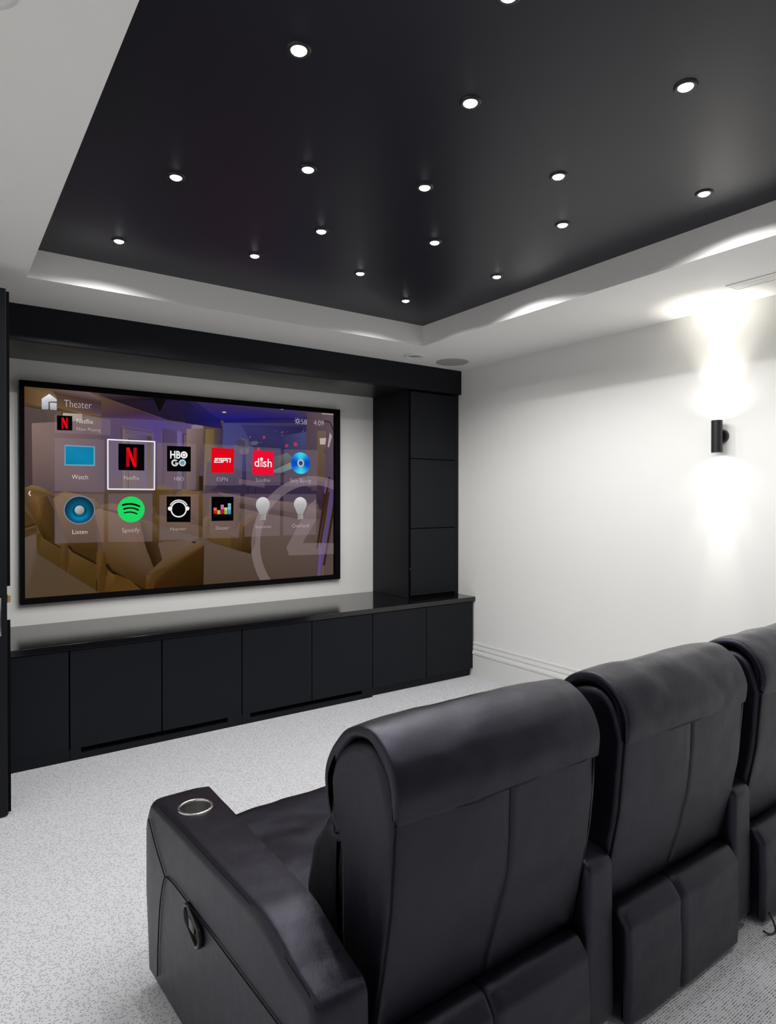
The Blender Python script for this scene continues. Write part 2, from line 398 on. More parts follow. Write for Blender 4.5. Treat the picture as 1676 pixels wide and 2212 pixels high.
# ------------------------------------------------------------------ the screen
SX0, SX1, SZ0, SZ1 = -3.0293, -0.8344, 0.7488, 2.0815
IX0, IX1, IZ0, IZ1 = -3.006, -0.880, 0.783, 2.0495
SCR = thing('projection_screen', ((SX0 + SX1) / 2, -0.004, SZ0), 'huge wide screen in a slim black frame showing a media menu', 'screen')
bm = boxes((SX0, IX0, -.045, -.006, SZ0, SZ1), (IX1, SX1, -.045, -.006, SZ0, SZ1), (IX0, IX1, -.045, -.006, SZ0, IZ0), (IX0, IX1, -.045, -.006, IZ1, SZ1))
box(bm, SX0 + .01, SX1 - .01, -.012, -.004, SZ0 + .01, SZ1 - .01)
fr = obj('frame', bm, M_FRAME, SCR); fr['label'] = 'slim matt black border'
PIC = [["p",[[-30055,7835],[-8805,7835],[-8805,20490],[-30055,20490]],[[77,63,52],[84,70,63],[80,66,73],[88,68,44]],1],
["p",[[-26447,20490],[-24660,19720],[-24660,19020],[-26930,19080],[-28020,19330],[-30030,19420],[-30055,20345],[-30055,20490]],[[110,95,100],[61,42,44],[73,58,80],[132,103,91],[107,80,52],[80,56,38],[83,62,35],[84,63,35]],1],
["p",[[-28651,20490],[-28280,19980],[-29140,19280],[-30055,19447],[-30055,20490]],[[93,72,44],[123,98,79],[110,84,59],[84,58,39],[81,61,31]],1],
["p",[[-30055,19418],[-29140,19280],[-28020,19220],[-28030,16550],[-28300,14160],[-30055,14140]],[[79,65,65],[84,70,66],[96,80,73],[68,54,54],[66,51,47],[65,51,49]],1],
["p",[[-30055,19420],[-29145,19280],[-29135,19340],[-30045,19480]],[77,54,19],1],
["p",[[-29141,19280],[-28021,19240],[-28019,19300],[-29139,19340]],[77,54,19],1],
["p",[[-28050,19269],[-28040,18919],[-27980,18921],[-27990,19271]],[77,54,19],1],
["p",[[-30053,19320],[-29143,19200],[-29137,19240],[-30047,19360]],[52,35,14],1],
["p",[[-29140,19200],[-28090,19180],[-28090,19220],[-29140,19240]],[52,35,14],1],
["p",[[-27970,19070],[-26860,19090],[-26830,16600],[-26950,13600],[-27990,13600]],[[176,165,151],[160,149,140],[112,96,68],[84,65,35],[84,66,33]],1],
["p",[[-27970,17960],[-26810,17950],[-26880,13600],[-27990,13600]],[[103,86,47],[98,80,45],[80,63,29],[82,65,29]],1],
["p",[[-29650,18320],[-25770,18820],[-25780,14300],[-29610,13450]],[[132,109,103],[96,80,91],[86,70,77],[75,59,61]],1],
["p",[[-26810,19090],[-25270,18860],[-25230,17820],[-26810,17840]],[[119,98,91],[98,82,88],[96,80,91],[98,82,80]],1],
["p",[[-26934,19110],[-25984,18990],[-25976,19050],[-26926,19170]],[96,73,22],1],
["p",[[-25330,18858],[-25230,17628],[-25170,17632],[-25270,18862]],[123,109,110],1],
["p",[[-25760,18980],[-21800,19030],[-19210,18870],[-19220,14350],[-25780,14300]],[[91,73,91],[80,65,132],[95,77,105],[77,63,73],[84,70,80]],1],
["p",[[-25760,20240],[-23170,19490],[-21600,19040],[-25760,18960]],[[91,68,49],[63,40,61],[72,52,114],[73,52,65]],1],
["p",[[-24600,18520],[-22510,18290],[-22560,14430],[-24610,14450]],[[98,82,95],[91,77,123],[98,86,96],[105,88,80]],1],
["p",[[-24330,18020],[-22900,17950],[-22950,14470],[-24170,14460]],[[105,89,98],[80,68,114],[95,84,109],[107,89,75]],1],
["p",[[-24446,18310],[-22556,18130],[-22544,18250],[-24434,18430]],[84,70,91],1],
["p",[[-24610,18440],[-24600,14410],[-24520,14410],[-24530,18440]],[80,66,52],1],
["p",[[-24445,18330],[-24435,14410],[-24345,14410],[-24355,18330]],[112,98,112],1],
["p",[[-24160,17680],[-24170,14420],[-24130,14420],[-24120,17680]],[44,35,52],1],
["p",[[-24162,17640],[-22592,17540],[-22588,17600],[-24158,17700]],[51,38,73],1],
["p",[[-22960,17950],[-22670,17920],[-22680,14470],[-22970,14470]],[[73,61,38],[73,61,44],[102,84,54],[102,84,54]],1],
["p",[[-21960,18530],[-20990,18390],[-21020,14450],[-21970,14440]],[[73,58,96],[80,65,102],[91,73,80],[86,70,80]],1],
["p",[[-21960,18510],[-21970,14440],[-21890,14440],[-21880,18510]],[73,59,61],1],
["p",[[-20990,18390],[-20690,18360],[-20690,14450],[-21000,14450]],[[109,93,151],[102,86,140],[102,84,96],[98,82,96]],1],
["p",[[-20600,18250],[-19940,18200],[-19960,17330],[-20610,17420]],[98,80,91],1],
["p",[[-20602,18210],[-19942,18160],[-19938,18200],[-20598,18250]],[52,40,44],1],
["p",[[-20605,18230],[-20635,14450],[-20585,14450],[-20555,18230]],[56,44,38],1],
["p",[[-19940,18200],[-19940,17330],[-19900,17330],[-19900,18200]],[61,47,44],1],
["p",[[-20040,18820],[-19210,19040],[-19220,17190],[-19790,17250]],[[132,114,132],[140,121,123],[105,88,79],[109,91,96]],1],
["p",[[-19880,18080],[-19350,18090],[-19370,17820],[-19840,17790]],[198,186,176],1],
["p",[[-19899,17644],[-19689,17404],[-19651,17436],[-19861,17676]],[96,72,44],1],
["p",[[-19649,17406],[-19479,17666],[-19521,17694],[-19691,17434]],[96,72,44],1],
["p",[[-20350,18560],[-19120,18700],[-19500,15330],[-19500,14350],[-20360,14340]],[[132,112,112],[105,86,79],[80,65,58],[61,45,36],[98,80,79]],1],
["p",[[-19030,18640],[-18430,18680],[-18440,14360],[-19190,14350]],[[116,98,54],[102,82,51],[98,80,73],[98,80,70]],1],
["p",[[-19500,15390],[-19220,15360],[-19220,14350],[-19500,14350]],[45,29,17],1],
["p",[[-18430,18680],[-17760,18720],[-17760,14990],[-18880,14360],[-18620,17310],[-18430,17320]],[[80,63,65],[58,45,73],[75,63,70],[84,66,66],[96,79,79],[84,68,70]],1],
["p",[[-21990,20490],[-21990,20490],[-21990,20490],[-19210,20490],[-19210,18870],[-20170,18980],[-21600,19080],[-23170,19530],[-25040,20080],[-25870,20310],[-25870,20490]],[[22,15,22],[22,15,22],[22,15,22],[34,24,64],[29,24,84],[31,24,52],[33,24,42],[26,19,29],[35,24,31],[70,56,58],[63,51,54]],1],
["p",[[-22580,20460],[-21720,20470],[-22150,19570]],[17,10,10],1],
["p",[[-8805,20490],[-8805,20324],[-8970,20040],[-14080,19670],[-17720,19290],[-18930,19510],[-20318,20490]],[[79,66,83],[69,56,80],[51,40,73],[28,24,98],[24,24,105],[31,29,114],[42,31,74]],1],
["p",[[-11573,20490],[-12490,19920],[-17720,19350],[-18170,19500],[-19748,20490]],[[61,52,97],[38,33,102],[26,24,119],[38,31,96],[60,43,80]],1],
["p",[[-20460,19810],[-19860,20100],[-17980,19420],[-17790,18720],[-20470,18970]],[[26,21,66],[33,28,73],[26,24,96],[38,31,79],[26,21,56]],1],
["p",[[-17720,19350],[-14220,19790],[-11150,19950],[-11150,19550],[-17760,19160]],[[22,22,105],[24,22,96],[38,31,73],[52,42,70],[29,28,96]],1],
["p",[[-17880,19900],[-17690,19970],[-17500,19930],[-17690,19850]],[198,184,172],1],
["p",[[-13090,20490],[-13200,20450],[-13368,20490]],[198,184,172],1],
["p",[[-17760,19160],[-11150,19480],[-11230,17520],[-12350,15740],[-16280,15650],[-17860,15610]],[[66,66,123],[45,42,84],[52,49,88],[49,51,79],[58,59,91],[73,73,114]],1],
["p",[[-16410,19130],[-11450,19260],[-11900,17620],[-15330,17210]],[[54,51,102],[38,33,73],[49,44,80],[45,42,72]],1],
["p",[[-13220,18490],[-11190,18940],[-11270,17450],[-12860,17450]],[[51,49,86],[66,73,123],[61,65,105],[54,56,79]],1],
["p",[[-15770,17570],[-15870,17290],[-15940,17000],[-16240,17000],[-16460,16940],[-16640,17050],[-16880,17270],[-16950,17520],[-16770,17810],[-16670,18010],[-16460,18200],[-16220,18090],[-15990,18110],[-15870,17820]],[84,79,96],1],
["p",[[-16130,17810],[-16170,17650],[-16230,17550],[-16360,17490],[-16520,17520],[-16630,17520],[-16750,17660],[-16840,17770],[-16750,17910],[-16670,18040],[-16530,18070],[-16380,18080],[-16240,18020],[-16170,17970]],[68,63,80],1],
["p",[[-15810,17250],[-15850,17130],[-16000,17070],[-16110,16990],[-16250,16980],[-16390,17020],[-16500,17100],[-16520,17220],[-16450,17360],[-16370,17420],[-16240,17540],[-16120,17480],[-16010,17430],[-15900,17380]],[98,95,114],1],
["p",[[-15150,17860],[-15130,17800],[-15240,17750],[-15340,17710],[-15460,17700],[-15570,17700],[-15720,17780],[-15720,17830],[-15710,17900],[-15590,17970],[-15460,18000],[-15330,18000],[-15180,17990],[-15080,17920]],[91,86,102],1],
["p",[[-11560,18300],[-11560,18260],[-11600,18250],[-11620,18290],[-11590,18330],[-11560,18350]],[176,61,105],1],
["p",[[-13180,18780],[-13190,18750],[-13220,18740],[-13250,18770],[-13220,18820],[-13190,18820]],[167,158,176],1],
["p",[[-15720,18260],[-15750,18220],[-15770,18220],[-15780,18260],[-15780,18290],[-15740,18300]],[167,158,176],1],
["p",[[-11440,18970],[-11460,18950],[-11490,18930],[-11500,18970],[-11500,19000],[-11470,18990]],[167,158,176],1],
["p",[[-16890,17340],[-16890,17320],[-16920,17320],[-16920,17340],[-16920,17370],[-16890,17360]],[167,158,176],1],
["p",[[-12660,17690],[-12670,17660],[-12690,17660],[-12690,17690],[-12690,17710],[-12670,17700]],[149,44,88],1],
["p",[[-13740,18820],[-13760,18780],[-13790,18800],[-13800,18820],[-13790,18840],[-13760,18850]],[176,61,105],1],
["p",[[-14180,17500],[-14190,17480],[-14210,17480],[-14220,17490],[-14210,17520],[-14180,17520]],[149,44,88],1],
["p",[[-16260,18050],[-16270,18010],[-16290,18020],[-16300,18040],[-16290,18080],[-16270,18070]],[167,158,176],1],
["p",[[-14890,17940],[-14910,17910],[-14930,17930],[-14950,17940],[-14940,17960],[-14910,17960]],[167,158,176],1],
["p",[[-12760,18870],[-12780,18840],[-12800,18840],[-12820,18860],[-12800,18880],[-12780,18880]],[176,61,105],1],
["p",[[-13240,18710],[-13250,18690],[-13290,18680],[-13290,18710],[-13280,18740],[-13260,18730]],[176,61,105],1],
["p",[[-11990,18590],[-12010,18560],[-12030,18550],[-12050,18590],[-12040,18610],[-12010,18620]],[176,61,105],1],
["p",[[-16130,17440],[-16140,17400],[-16160,17420],[-16180,17430],[-16160,17460],[-16140,17460]],[132,123,149],1],
["p",[[-13180,18540],[-13180,18500],[-13220,18500],[-13240,18530],[-13220,18580],[-13180,18560]],[132,123,149],1],
["p",[[-14530,18310],[-14610,18250],[-14680,18170],[-14760,18240],[-14780,18300],[-14750,18380],[-14680,18440],[-14570,18370]],[172,52,96],1],
["p",[[-12670,17790],[-12790,17700],[-12860,17670],[-12980,17660],[-12960,17770],[-12950,17900],[-12860,17910],[-12730,17850]],[172,52,96],1],
["p",[[-11900,17930],[-11990,17780],[-12130,17770],[-12230,17790],[-12280,17910],[-12220,18060],[-12130,18070],[-12000,18050]],[172,52,96],1],
["p",[[-15020,17430],[-15010,17320],[-15130,17330],[-15200,17350],[-15210,17420],[-15200,17480],[-15130,17560],[-15020,17530]],[172,52,96],1],
["p",[[-13940,16880],[-12790,17250],[-12350,16940],[-12420,16470],[-13220,16110],[-13940,16030]],[[61,66,73],[96,102,98],[73,79,80],[61,66,73],[45,51,58],[52,58,63]],1],
["p",[[-13940,15900],[-12420,16600],[-12420,16070],[-13510,15650],[-13940,15600]],[[105,123,116],[123,140,123],[114,132,132],[79,91,123],[79,88,105]],1],
["p",[[-18940,16380],[-16280,15770],[-13220,15720],[-11080,15910],[-11080,13880],[-19130,14230]],[[80,68,73],[52,47,80],[51,44,73],[63,52,66],[56,45,66],[73,61,73]],1],
["p",[[-18220,15340],[-15390,15300],[-9320,14480],[-9320,13340],[-15390,13800],[-18840,14350],[-18220,14680]],[[51,45,68],[47,40,73],[52,42,63],[54,42,54],[49,38,61],[65,51,63],[52,42,63]],1],
["p",[[-16630,15230],[-14630,15000],[-14630,14610],[-16630,14870]],[[96,75,88],[91,72,91],[84,66,86],[91,72,88]],1],
["p",[[-15930,14712],[-15980,13952],[-15920,13948],[-15870,14708]],[38,29,52],1],
["p",[[-15370,14620],[-15370,13900],[-15310,13900],[-15310,14620]],[38,29,52],1],
["p",[[-11150,20390],[-9860,20490],[-8805,20490],[-8805,14439],[-10770,14420],[-11080,17530]],[[79,63,77],[88,72,80],[96,79,83],[80,64,90],[73,58,66],[77,61,70]],1],
["p",[[-10230,19070],[-9450,19110],[-9610,14430],[-10310,14430]],[[105,86,73],[105,88,80],[79,63,49],[84,68,54]],1],
["p",[[-10040,18500],[-9450,18560],[-9530,18040],[-10000,18020]],[181,168,156],1],
["p",[[-9130,19000],[-8930,18730],[-9210,17820],[-9330,17880]],[167,154,154],1],
["p",[[-9590,17734],[-9630,17524],[-9590,17516],[-9550,17726]],[52,38,35],1],
["p",[[-9626,17508],[-9466,17308],[-9434,17332],[-9594,17532]],[52,38,35],1],
["p",[[-9615,19800],[-9135,19760],[-9125,19880],[-9605,19920]],[52,42,52],1],
["p",[[-9183,19791],[-8805,19107],[-8805,19355],[-9077,19849]],[52,42,52],1],
["p",[[-9839,20380],[-8805,20399],[-8805,20479],[-9841,20460]],[167,158,158],1],
["p",[[-10220,15240],[-9520,15000],[-9580,13040],[-10050,12940],[-10340,13860]],[[66,47,58],[65,47,66],[49,31,29],[61,42,44],[56,42,63]],1],
["p",[[-16580,13140],[-13360,12550],[-10110,12220],[-10170,7835],[-21930,7835],[-24380,8030],[-27110,9800],[-20060,12570]],[[96,79,72],[98,82,77],[93,77,73],[77,63,56],[75,60,44],[75,59,42],[73,58,40],[91,75,65]],1],
["p",[[-18190,14270],[-15210,13800],[-11990,13460],[-10050,12940],[-10110,12220],[-11990,12250],[-14370,12760],[-16630,13190]],[[105,86,79],[105,86,84],[109,89,86],[91,77,75],[80,66,65],[77,63,59],[80,65,61],[68,51,44]],1],
["p",[[-16630,13520],[-14370,13070],[-11260,12640],[-10110,12730],[-10110,12300],[-11480,12240],[-14370,12680],[-16630,13140]],[[73,56,51],[72,56,54],[73,59,58],[82,70,66],[75,63,61],[68,54,51],[70,54,49],[63,45,38]],1],
["p",[[-9549,15224],[-10257,7835],[-9956,7835],[-9251,15196]],[91,72,117],1],
["p",[[-9258,15540],[-10378,9990],[-10182,9950],[-9062,15500]],[54,35,26],1],
["p",[[-9028,15246],[-9898,8626],[-9502,8574],[-8805,13875],[-8805,15217]],[84,68,109],1],
["p",[[-9308,14346],[-10108,10026],[-9932,9994],[-9132,14314]],[58,38,26],1],
["p",[[-8838,13359],[-9768,8619],[-9572,8581],[-8805,12489],[-8805,13353]],[52,33,21],1],
["p",[[-9639,14230],[-10339,9980],[-10221,9960],[-9521,14210]],[49,31,22],1],
["p",[[-9810,8605],[-9862,7835],[-9702,7835],[-9650,8595]],[98,79,61],1],
["p",[[-10100,10372],[-10174,7835],[-10014,7835],[-9940,10368]],[96,75,123],1],
["p",[[-30040,13080],[-29470,12350],[-29400,11830],[-30040,11460]],[73,52,26],1],
["p",[[-30031,12071],[-29461,12251],[-29479,12309],[-30049,12129]],[47,29,15],1],
["p",[[-30031,11921],[-29451,12101],[-29469,12159],[-30049,11979]],[91,72,52],1],
["p",[[-30040,11460],[-29440,11650],[-29250,10350],[-26027,7835],[-30050,7835]],[[95,79,68],[98,82,75],[80,65,49],[80,63,42],[77,62,46]],1],
["p",[[-30010,14450],[-29660,14610],[-29120,14500],[-28390,13970],[-28470,13770],[-28850,14070],[-29320,13770],[-30010,14320]],[[116,93,63],[123,100,66],[110,86,52],[96,72,42],[61,40,21],[88,65,36],[105,80,49],[96,70,44]],1],
["p",[[-30030,14370],[-29320,13850],[-29240,13290],[-28860,12330],[-29130,11470],[-29470,12350],[-29920,13380],[-30030,13680]],[[88,63,40],[110,84,52],[98,73,42],[63,44,19],[54,36,14],[73,52,24],[77,54,28],[84,56,38]],1],
["p",[[-29320,13810],[-28850,13990],[-28430,13020],[-28400,11050],[-29090,11510],[-29130,12510]],[[102,77,45],[73,51,28],[63,42,22],[54,36,15],[51,33,12],[73,52,24]],1],
["p",[[-28290,14080],[-27910,14250],[-27110,14080],[-26200,13770],[-25870,13320],[-26040,13140],[-27510,13680],[-28070,13810]],[[112,88,52],[123,98,63],[117,93,61],[109,84,54],[96,72,44],[88,65,38],[114,89,59],[110,88,56]],1],
["p",[[-28540,13810],[-28230,13970],[-27510,13730],[-26200,13050],[-26120,12280],[-26000,10730],[-26130,9740],[-27520,10570],[-27920,11480],[-28230,12670]],[[112,86,54],[117,93,61],[112,88,58],[96,73,45],[80,58,29],[65,45,19],[54,36,14],[59,40,15],[80,59,35],[98,75,49]],1],
["p",[[-25870,13410],[-25180,13500],[-23530,13260],[-23150,12780],[-23530,12690],[-24750,12990],[-25820,13180]],[[102,77,52],[112,88,66],[114,91,70],[102,79,58],[95,72,51],[112,88,70],[102,79,54]],1],
["p",[[-26250,13050],[-25910,13180],[-24750,12800],[-22510,12200],[-22050,11430],[-21770,9200],[-22094,7835],[-23416,7835],[-23540,7900],[-25370,9280],[-25620,10170]],[[116,91,63],[123,98,75],[116,93,75],[98,75,52],[88,65,40],[66,45,22],[58,39,18],[52,35,12],[52,35,12],[56,38,15],[80,58,31]],1],
["p",[[-29460,11780],[-29250,11650],[-29090,11470],[-28120,10780],[-28090,9500],[-29400,10490]],[[84,63,33],[73,52,24],[84,63,33],[77,56,28],[68,49,22],[73,54,26]],1],
["p",[[-28120,11000],[-27920,11390],[-27680,10890],[-27730,9210],[-28090,9500]],[[80,59,29],[88,65,36],[68,47,21],[65,45,17],[73,52,24]],1],
["p",[[-27720,10360],[-27520,10530],[-26090,9690],[-26090,7970],[-27690,9160]],[[70,49,21],[88,65,35],[77,54,26],[66,47,19],[70,51,21]],1],
["p",[[-26090,10370],[-25830,10680],[-25540,10250],[-25410,9290],[-25529,7835],[-25865,7835],[-26070,7920]],[[80,58,28],[91,66,38],[70,49,21],[63,42,15],[66,45,17],[69,47,18],[70,49,19]],1],
["p",[[-25540,8700],[-25330,9190],[-23540,7900],[-23438,7835],[-25615,7835]],[[73,51,21],[91,66,33],[80,56,24],[81,56,24],[73,51,18]],1],
["p",[[-29107,11446],[-28137,10756],[-28103,10804],[-29073,11494]],[35,22,7],1],
["p",[[-27730,10857],[-27490,10497],[-27390,10563],[-27630,10923]],[36,24,8],1],
["p",[[-27472,10479],[-26122,9639],[-26058,9741],[-27408,10581]],[36,24,8],1],
["p",[[-25577,9563],[-25317,9133],[-25163,9227],[-25423,9657]],[33,21,7],1],
["p",[[-25292,9107],[-23592,7897],[-23488,8043],[-25188,9253]],[33,21,7],1],
["p",[[-23589,7895],[-23498,7835],[-23171,7835],[-23491,8045]],[33,21,7],1],
["p",[[-26115,8699],[-26095,7919],[-26045,7921],[-26065,8701]],[35,22,8],1],
["p",[[-22490,14590],[-22000,14700],[-21390,14530],[-21030,14110],[-21120,13930],[-22430,14370]],[[98,75,45],[109,84,52],[105,80,52],[84,61,42],[73,52,31],[93,68,36]],1],
["p",[[-22560,14410],[-21390,14380],[-21210,13930],[-21170,12590],[-22350,12700],[-22650,12960]],[[80,56,26],[96,72,44],[91,68,49],[88,66,49],[82,61,42],[73,51,26]],1],
["p",[[-20970,14290],[-20590,14430],[-19490,14260],[-19260,14030],[-19070,12560],[-19310,11830],[-21170,12190],[-21170,14070]],[[112,88,54],[117,93,59],[114,89,58],[93,68,40],[73,51,31],[70,49,29],[91,70,52],[95,72,49]],1],
["p",[[-19260,14170],[-19030,13620],[-18790,12600],[-19070,12380],[-19310,13940]],[[98,77,61],[77,56,47],[84,65,51],[73,54,35],[88,66,44]],1],
["p",[[-22670,13320],[-22350,13180],[-22350,12700],[-21740,12510],[-19260,11870],[-19260,11090],[-22430,11990],[-22670,12350]],[[98,77,45],[79,56,29],[98,75,44],[98,75,45],[91,68,42],[80,59,33],[91,68,42],[84,63,35]],1],
["p",[[-19260,12380],[-18980,12600],[-18750,12370],[-18800,10890],[-19260,11090]],[[95,72,42],[105,82,54],[79,58,35],[77,56,33],[84,63,36]],1],
["p",[[-18840,13940],[-16910,13660],[-16710,12710],[-16810,11110],[-18700,11580]],[[96,75,58],[98,77,59],[91,70,54],[88,68,54],[91,70,54]],1],
["p",[[-17020,13710],[-16680,13570],[-16500,12520],[-16730,11580],[-17080,11770]],[[102,79,45],[91,68,42],[80,59,42],[84,61,35],[88,68,51]],1],
["p",[[-18790,11630],[-16810,11110],[-16810,10110],[-18800,10800]],[[95,73,42],[86,65,35],[73,52,26],[80,59,31]],1],
["p",[[-17230,11170],[-16810,11110],[-16810,10160],[-17230,10320]],[[80,61,33],[77,58,31],[63,45,21],[68,51,24]],1],
["p",[[-16730,11770],[-16380,12190],[-15770,12700],[-15290,12500],[-15370,10580],[-15730,9820],[-16810,10110],[-16780,11100]],[[98,75,52],[105,82,58],[112,91,79],[91,70,51],[66,45,26],[44,29,15],[58,40,17],[79,58,33]],1],
["p",[[-16330,11760],[-15290,12410],[-15370,10530],[-15780,9820],[-16430,10050]],[[80,58,36],[80,59,44],[61,42,22],[42,26,12],[54,35,15]],1],
["p",[[-23450,12410],[-22860,12180],[-22310,11820],[-22220,10930],[-22010,9730],[-22570,9230],[-23080,10660]],[[84,61,38],[96,75,52],[98,75,51],[73,52,35],[56,36,19],[35,21,8],[45,29,15]],1],
["p",[[-23200,11050],[-22270,10890],[-22010,9730],[-22530,9270],[-22990,10350]],[[51,33,17],[66,47,31],[61,40,22],[38,22,8],[40,24,12]],1],
["p",[[-22270,10800],[-20140,11030],[-19260,10820],[-19170,10490],[-21750,9220],[-23000,8780],[-22010,9680]],[[102,82,70],[107,88,77],[98,77,56],[84,61,35],[80,58,31],[88,65,36],[93,72,51]],1],
["p",[[-22270,10840],[-21750,10910],[-20140,10940],[-21750,9800],[-22010,9680]],[[98,79,68],[98,79,66],[102,82,70],[96,77,65],[93,72,58]],1],
["p",[[-23020,8730],[-22440,8830],[-19150,10590],[-19219,7835],[-23110,7835]],[[91,66,38],[73,51,24],[73,51,26],[46,26,9],[70,47,21]],1],
["p",[[-22490,8390],[-21750,8960],[-19150,10490],[-19219,7835],[-22563,7835]],[[66,45,19],[63,42,15],[61,40,15],[40,23,7],[50,31,11]],1],
["p",[[-24930,8950],[-24120,8510],[-23369,7835],[-25302,7835]],[[77,52,21],[91,65,28],[81,56,23],[80,56,22]],1],
["p",[[-20160,10830],[-19870,10980],[-19590,10810],[-19870,10660]],[105,91,84],1],
["p",[[-20090,10810],[-19870,10910],[-19660,10790],[-19870,10700]],[58,40,31],1],
["p",[[-28420,18930],[-26810,18940],[-25230,18860],[-25230,17840],[-28420,17820]],[170,150,160],0.14],
["p",[[-28420,17520],[-25590,17550],[-25600,14170],[-28430,14270]],[170,150,160],0.14],
["p",[[-22340,17540],[-19710,17570],[-19720,14420],[-22340,14390]],[170,150,160],0.14],
["p",[[-28450,14100],[-25650,14110],[-25660,11040],[-28460,11050]],[170,150,160],0.14],
["p",[[-25380,14110],[-22640,14130],[-22650,10950],[-25380,11030]],[170,150,160],0.14],
["p",[[-22190,14060],[-19540,14120],[-19540,10990],[-22200,11040]],[170,150,160],0.14],
["p",[[-19260,14170],[-16510,14180],[-16610,11000],[-19260,11050]],[170,150,160],0.14],
["p",[[-16200,14140],[-13390,14150],[-13420,11040],[-16210,11060]],[170,150,160],0.14],
["p",[[-13140,14150],[-10340,14170],[-10370,11020],[-13150,11060]],[170,150,160],0.14],
["p",[[-19180,17590],[-16350,17610],[-16390,14760],[-19190,14720]],[170,150,160],0.14],
["p",[[-16080,17560],[-13330,17560],[-13370,14800],[-16080,14760]],[170,150,160],0.14],
["p",[[-13080,17500],[-10230,17560],[-10310,14770],[-13080,14730]],[170,150,160],0.14],
["p",[[-25390,17570],[-22510,17590],[-22540,14410],[-25400,14400]],[170,155,165],0.2],
["p",[[-8805,14510],[-8808,14503],[-8805,14501]],[190,170,175],0.2],
["p",[[-8808,14503],[-8805,14510],[-8805,15243],[-8922,15288],[-9144,14632]],[190,170,175],0.2],
["p",[[-9144,14632],[-8922,15288],[-9321,15406],[-9490,14734]],[190,170,175],0.2],
["p",[[-9490,14734],[-9321,15406],[-9729,15491],[-9843,14807]],[190,170,175],0.2],
["p",[[-9843,14807],[-9729,15491],[-10142,15542],[-10200,14852]],[190,170,175],0.2],
["p",[[-10200,14852],[-10142,15542],[-10558,15560],[-10560,14867]],[190,170,175],0.2],
["p",[[-10560,14867],[-10558,15560],[-10974,15544],[-10920,14854]],[190,170,175],0.2],
["p",[[-10920,14854],[-10974,15544],[-11388,15494],[-11277,14811]],[190,170,175],0.2],
["p",[[-11277,14811],[-11388,15494],[-11796,15411],[-11630,14739]],[190,170,175],0.2],
["p",[[-11630,14739],[-11796,15411],[-12196,15296],[-11976,14639]],[190,170,175],0.2],
["p",[[-11976,14639],[-12196,15296],[-12585,15148],[-12313,14511]],[190,170,175],0.2],
["p",[[-12313,14511],[-12585,15148],[-12961,14969],[-12638,14356]],[190,170,175],0.2],
["p",[[-12638,14356],[-12961,14969],[-13321,14760],[-12950,14175]],[190,170,175],0.2],
["p",[[-12950,14175],[-13321,14760],[-13664,14522],[-13246,13970]],[190,170,175],0.2],
["p",[[-13246,13970],[-13664,14522],[-13985,14258],[-13524,13741]],[190,170,175],0.2],
["p",[[-13524,13741],[-13985,14258],[-14284,13968],[-13783,13491]],[190,170,175],0.2],
["p",[[-13783,13491],[-14284,13968],[-14559,13655],[-14021,13220]],[190,170,175],0.2],
["p",[[-14021,13220],[-14559,13655],[-14808,13321],[-14236,12931]],[190,170,175],0.2],
["p",[[-14236,12931],[-14808,13321],[-15028,12968],[-14426,12625]],[190,170,175],0.2],
["p",[[-14426,12625],[-15028,12968],[-15219,12598],[-14592,12305]],[190,170,175],0.2],
["p",[[-14592,12305],[-15219,12598],[-15380,12214],[-14731,11973]],[190,170,175],0.2],
["p",[[-14731,11973],[-15380,12214],[-15509,11818],[-14842,11630]],[190,170,175],0.2],
["p",[[-14842,11630],[-15509,11818],[-15605,11413],[-14925,11280]],[190,170,175],0.2],
["p",[[-14925,11280],[-15605,11413],[-15668,11001],[-14980,10924]],[190,170,175],0.2],
["p",[[-14980,10924],[-15668,11001],[-15698,10586],[-15005,10565]],[190,170,175],0.2],
["p",[[-15005,10565],[-15698,10586],[-15693,10169],[-15002,10204]],[190,170,175],0.2],
["p",[[-15002,10204],[-15693,10169],[-15655,9755],[-14969,9846]],[190,170,175],0.2],
["p",[[-14969,9846],[-15655,9755],[-15584,9344],[-14907,9491]],[190,170,175],0.2],
["p",[[-14907,9491],[-15584,9344],[-15479,8941],[-14816,9142]],[190,170,175],0.2],
["p",[[-14816,9142],[-15479,8941],[-15342,8548],[-14698,8802]],[190,170,175],0.2],
["p",[[-14698,8802],[-15342,8548],[-15174,8167],[-14552,8473]],[190,170,175],0.2],
["p",[[-14552,8473],[-15174,8167],[-14994,7835],[-14919,7835],[-14381,8156]],[190,170,175],0.2],
["p",[[-14381,8156],[-14919,7835],[-14211,7835],[-14184,7855]],[190,170,175],0.2],
["p",[[-14184,7855],[-14211,7835],[-14168,7835]],[190,170,175],0.2],
["p",[[-10970,13350],[-10340,13810],[-10340,12220],[-11540,10430],[-8805,10322],[-8805,9461],[-12680,9530],[-12900,10130]],[190,170,175],0.16],
["p",[[-28710,20160],[-28300,19860],[-28300,19730],[-28760,19690],[-28760,19210],[-29120,19190],[-29120,19830]],[[240,240,244],[196,196,204],[196,196,204],[190,190,200],[150,156,166],[146,152,160],[210,210,220]],1],
["p",[[-28680,19630],[-28310,19640],[-28310,19200],[-28680,19200]],[[200,202,212],[196,198,208],[150,156,166],[146,152,160]],1],
["t","Theater",-2.7125,1.944,0.155,0.043,[214,204,196],1.6],
["p",[[-28300,18890],[-27450,18910],[-27450,18010],[-28300,17990]],[4,3,5],1],
["p",[[-28050,18780],[-27940,18790],[-27940,18100],[-28050,18090]],[176,8,20],1],
["p",[[-27800,18790],[-27690,18800],[-27690,18120],[-27800,18110]],[176,8,20],1],
["p",[[-28050,18780],[-27940,18790],[-27690,18110],[-27800,18120]],[232,10,24],1],
["t","Netflix",-2.6735,1.85,0.093,0.028,[230,222,220],0.95],
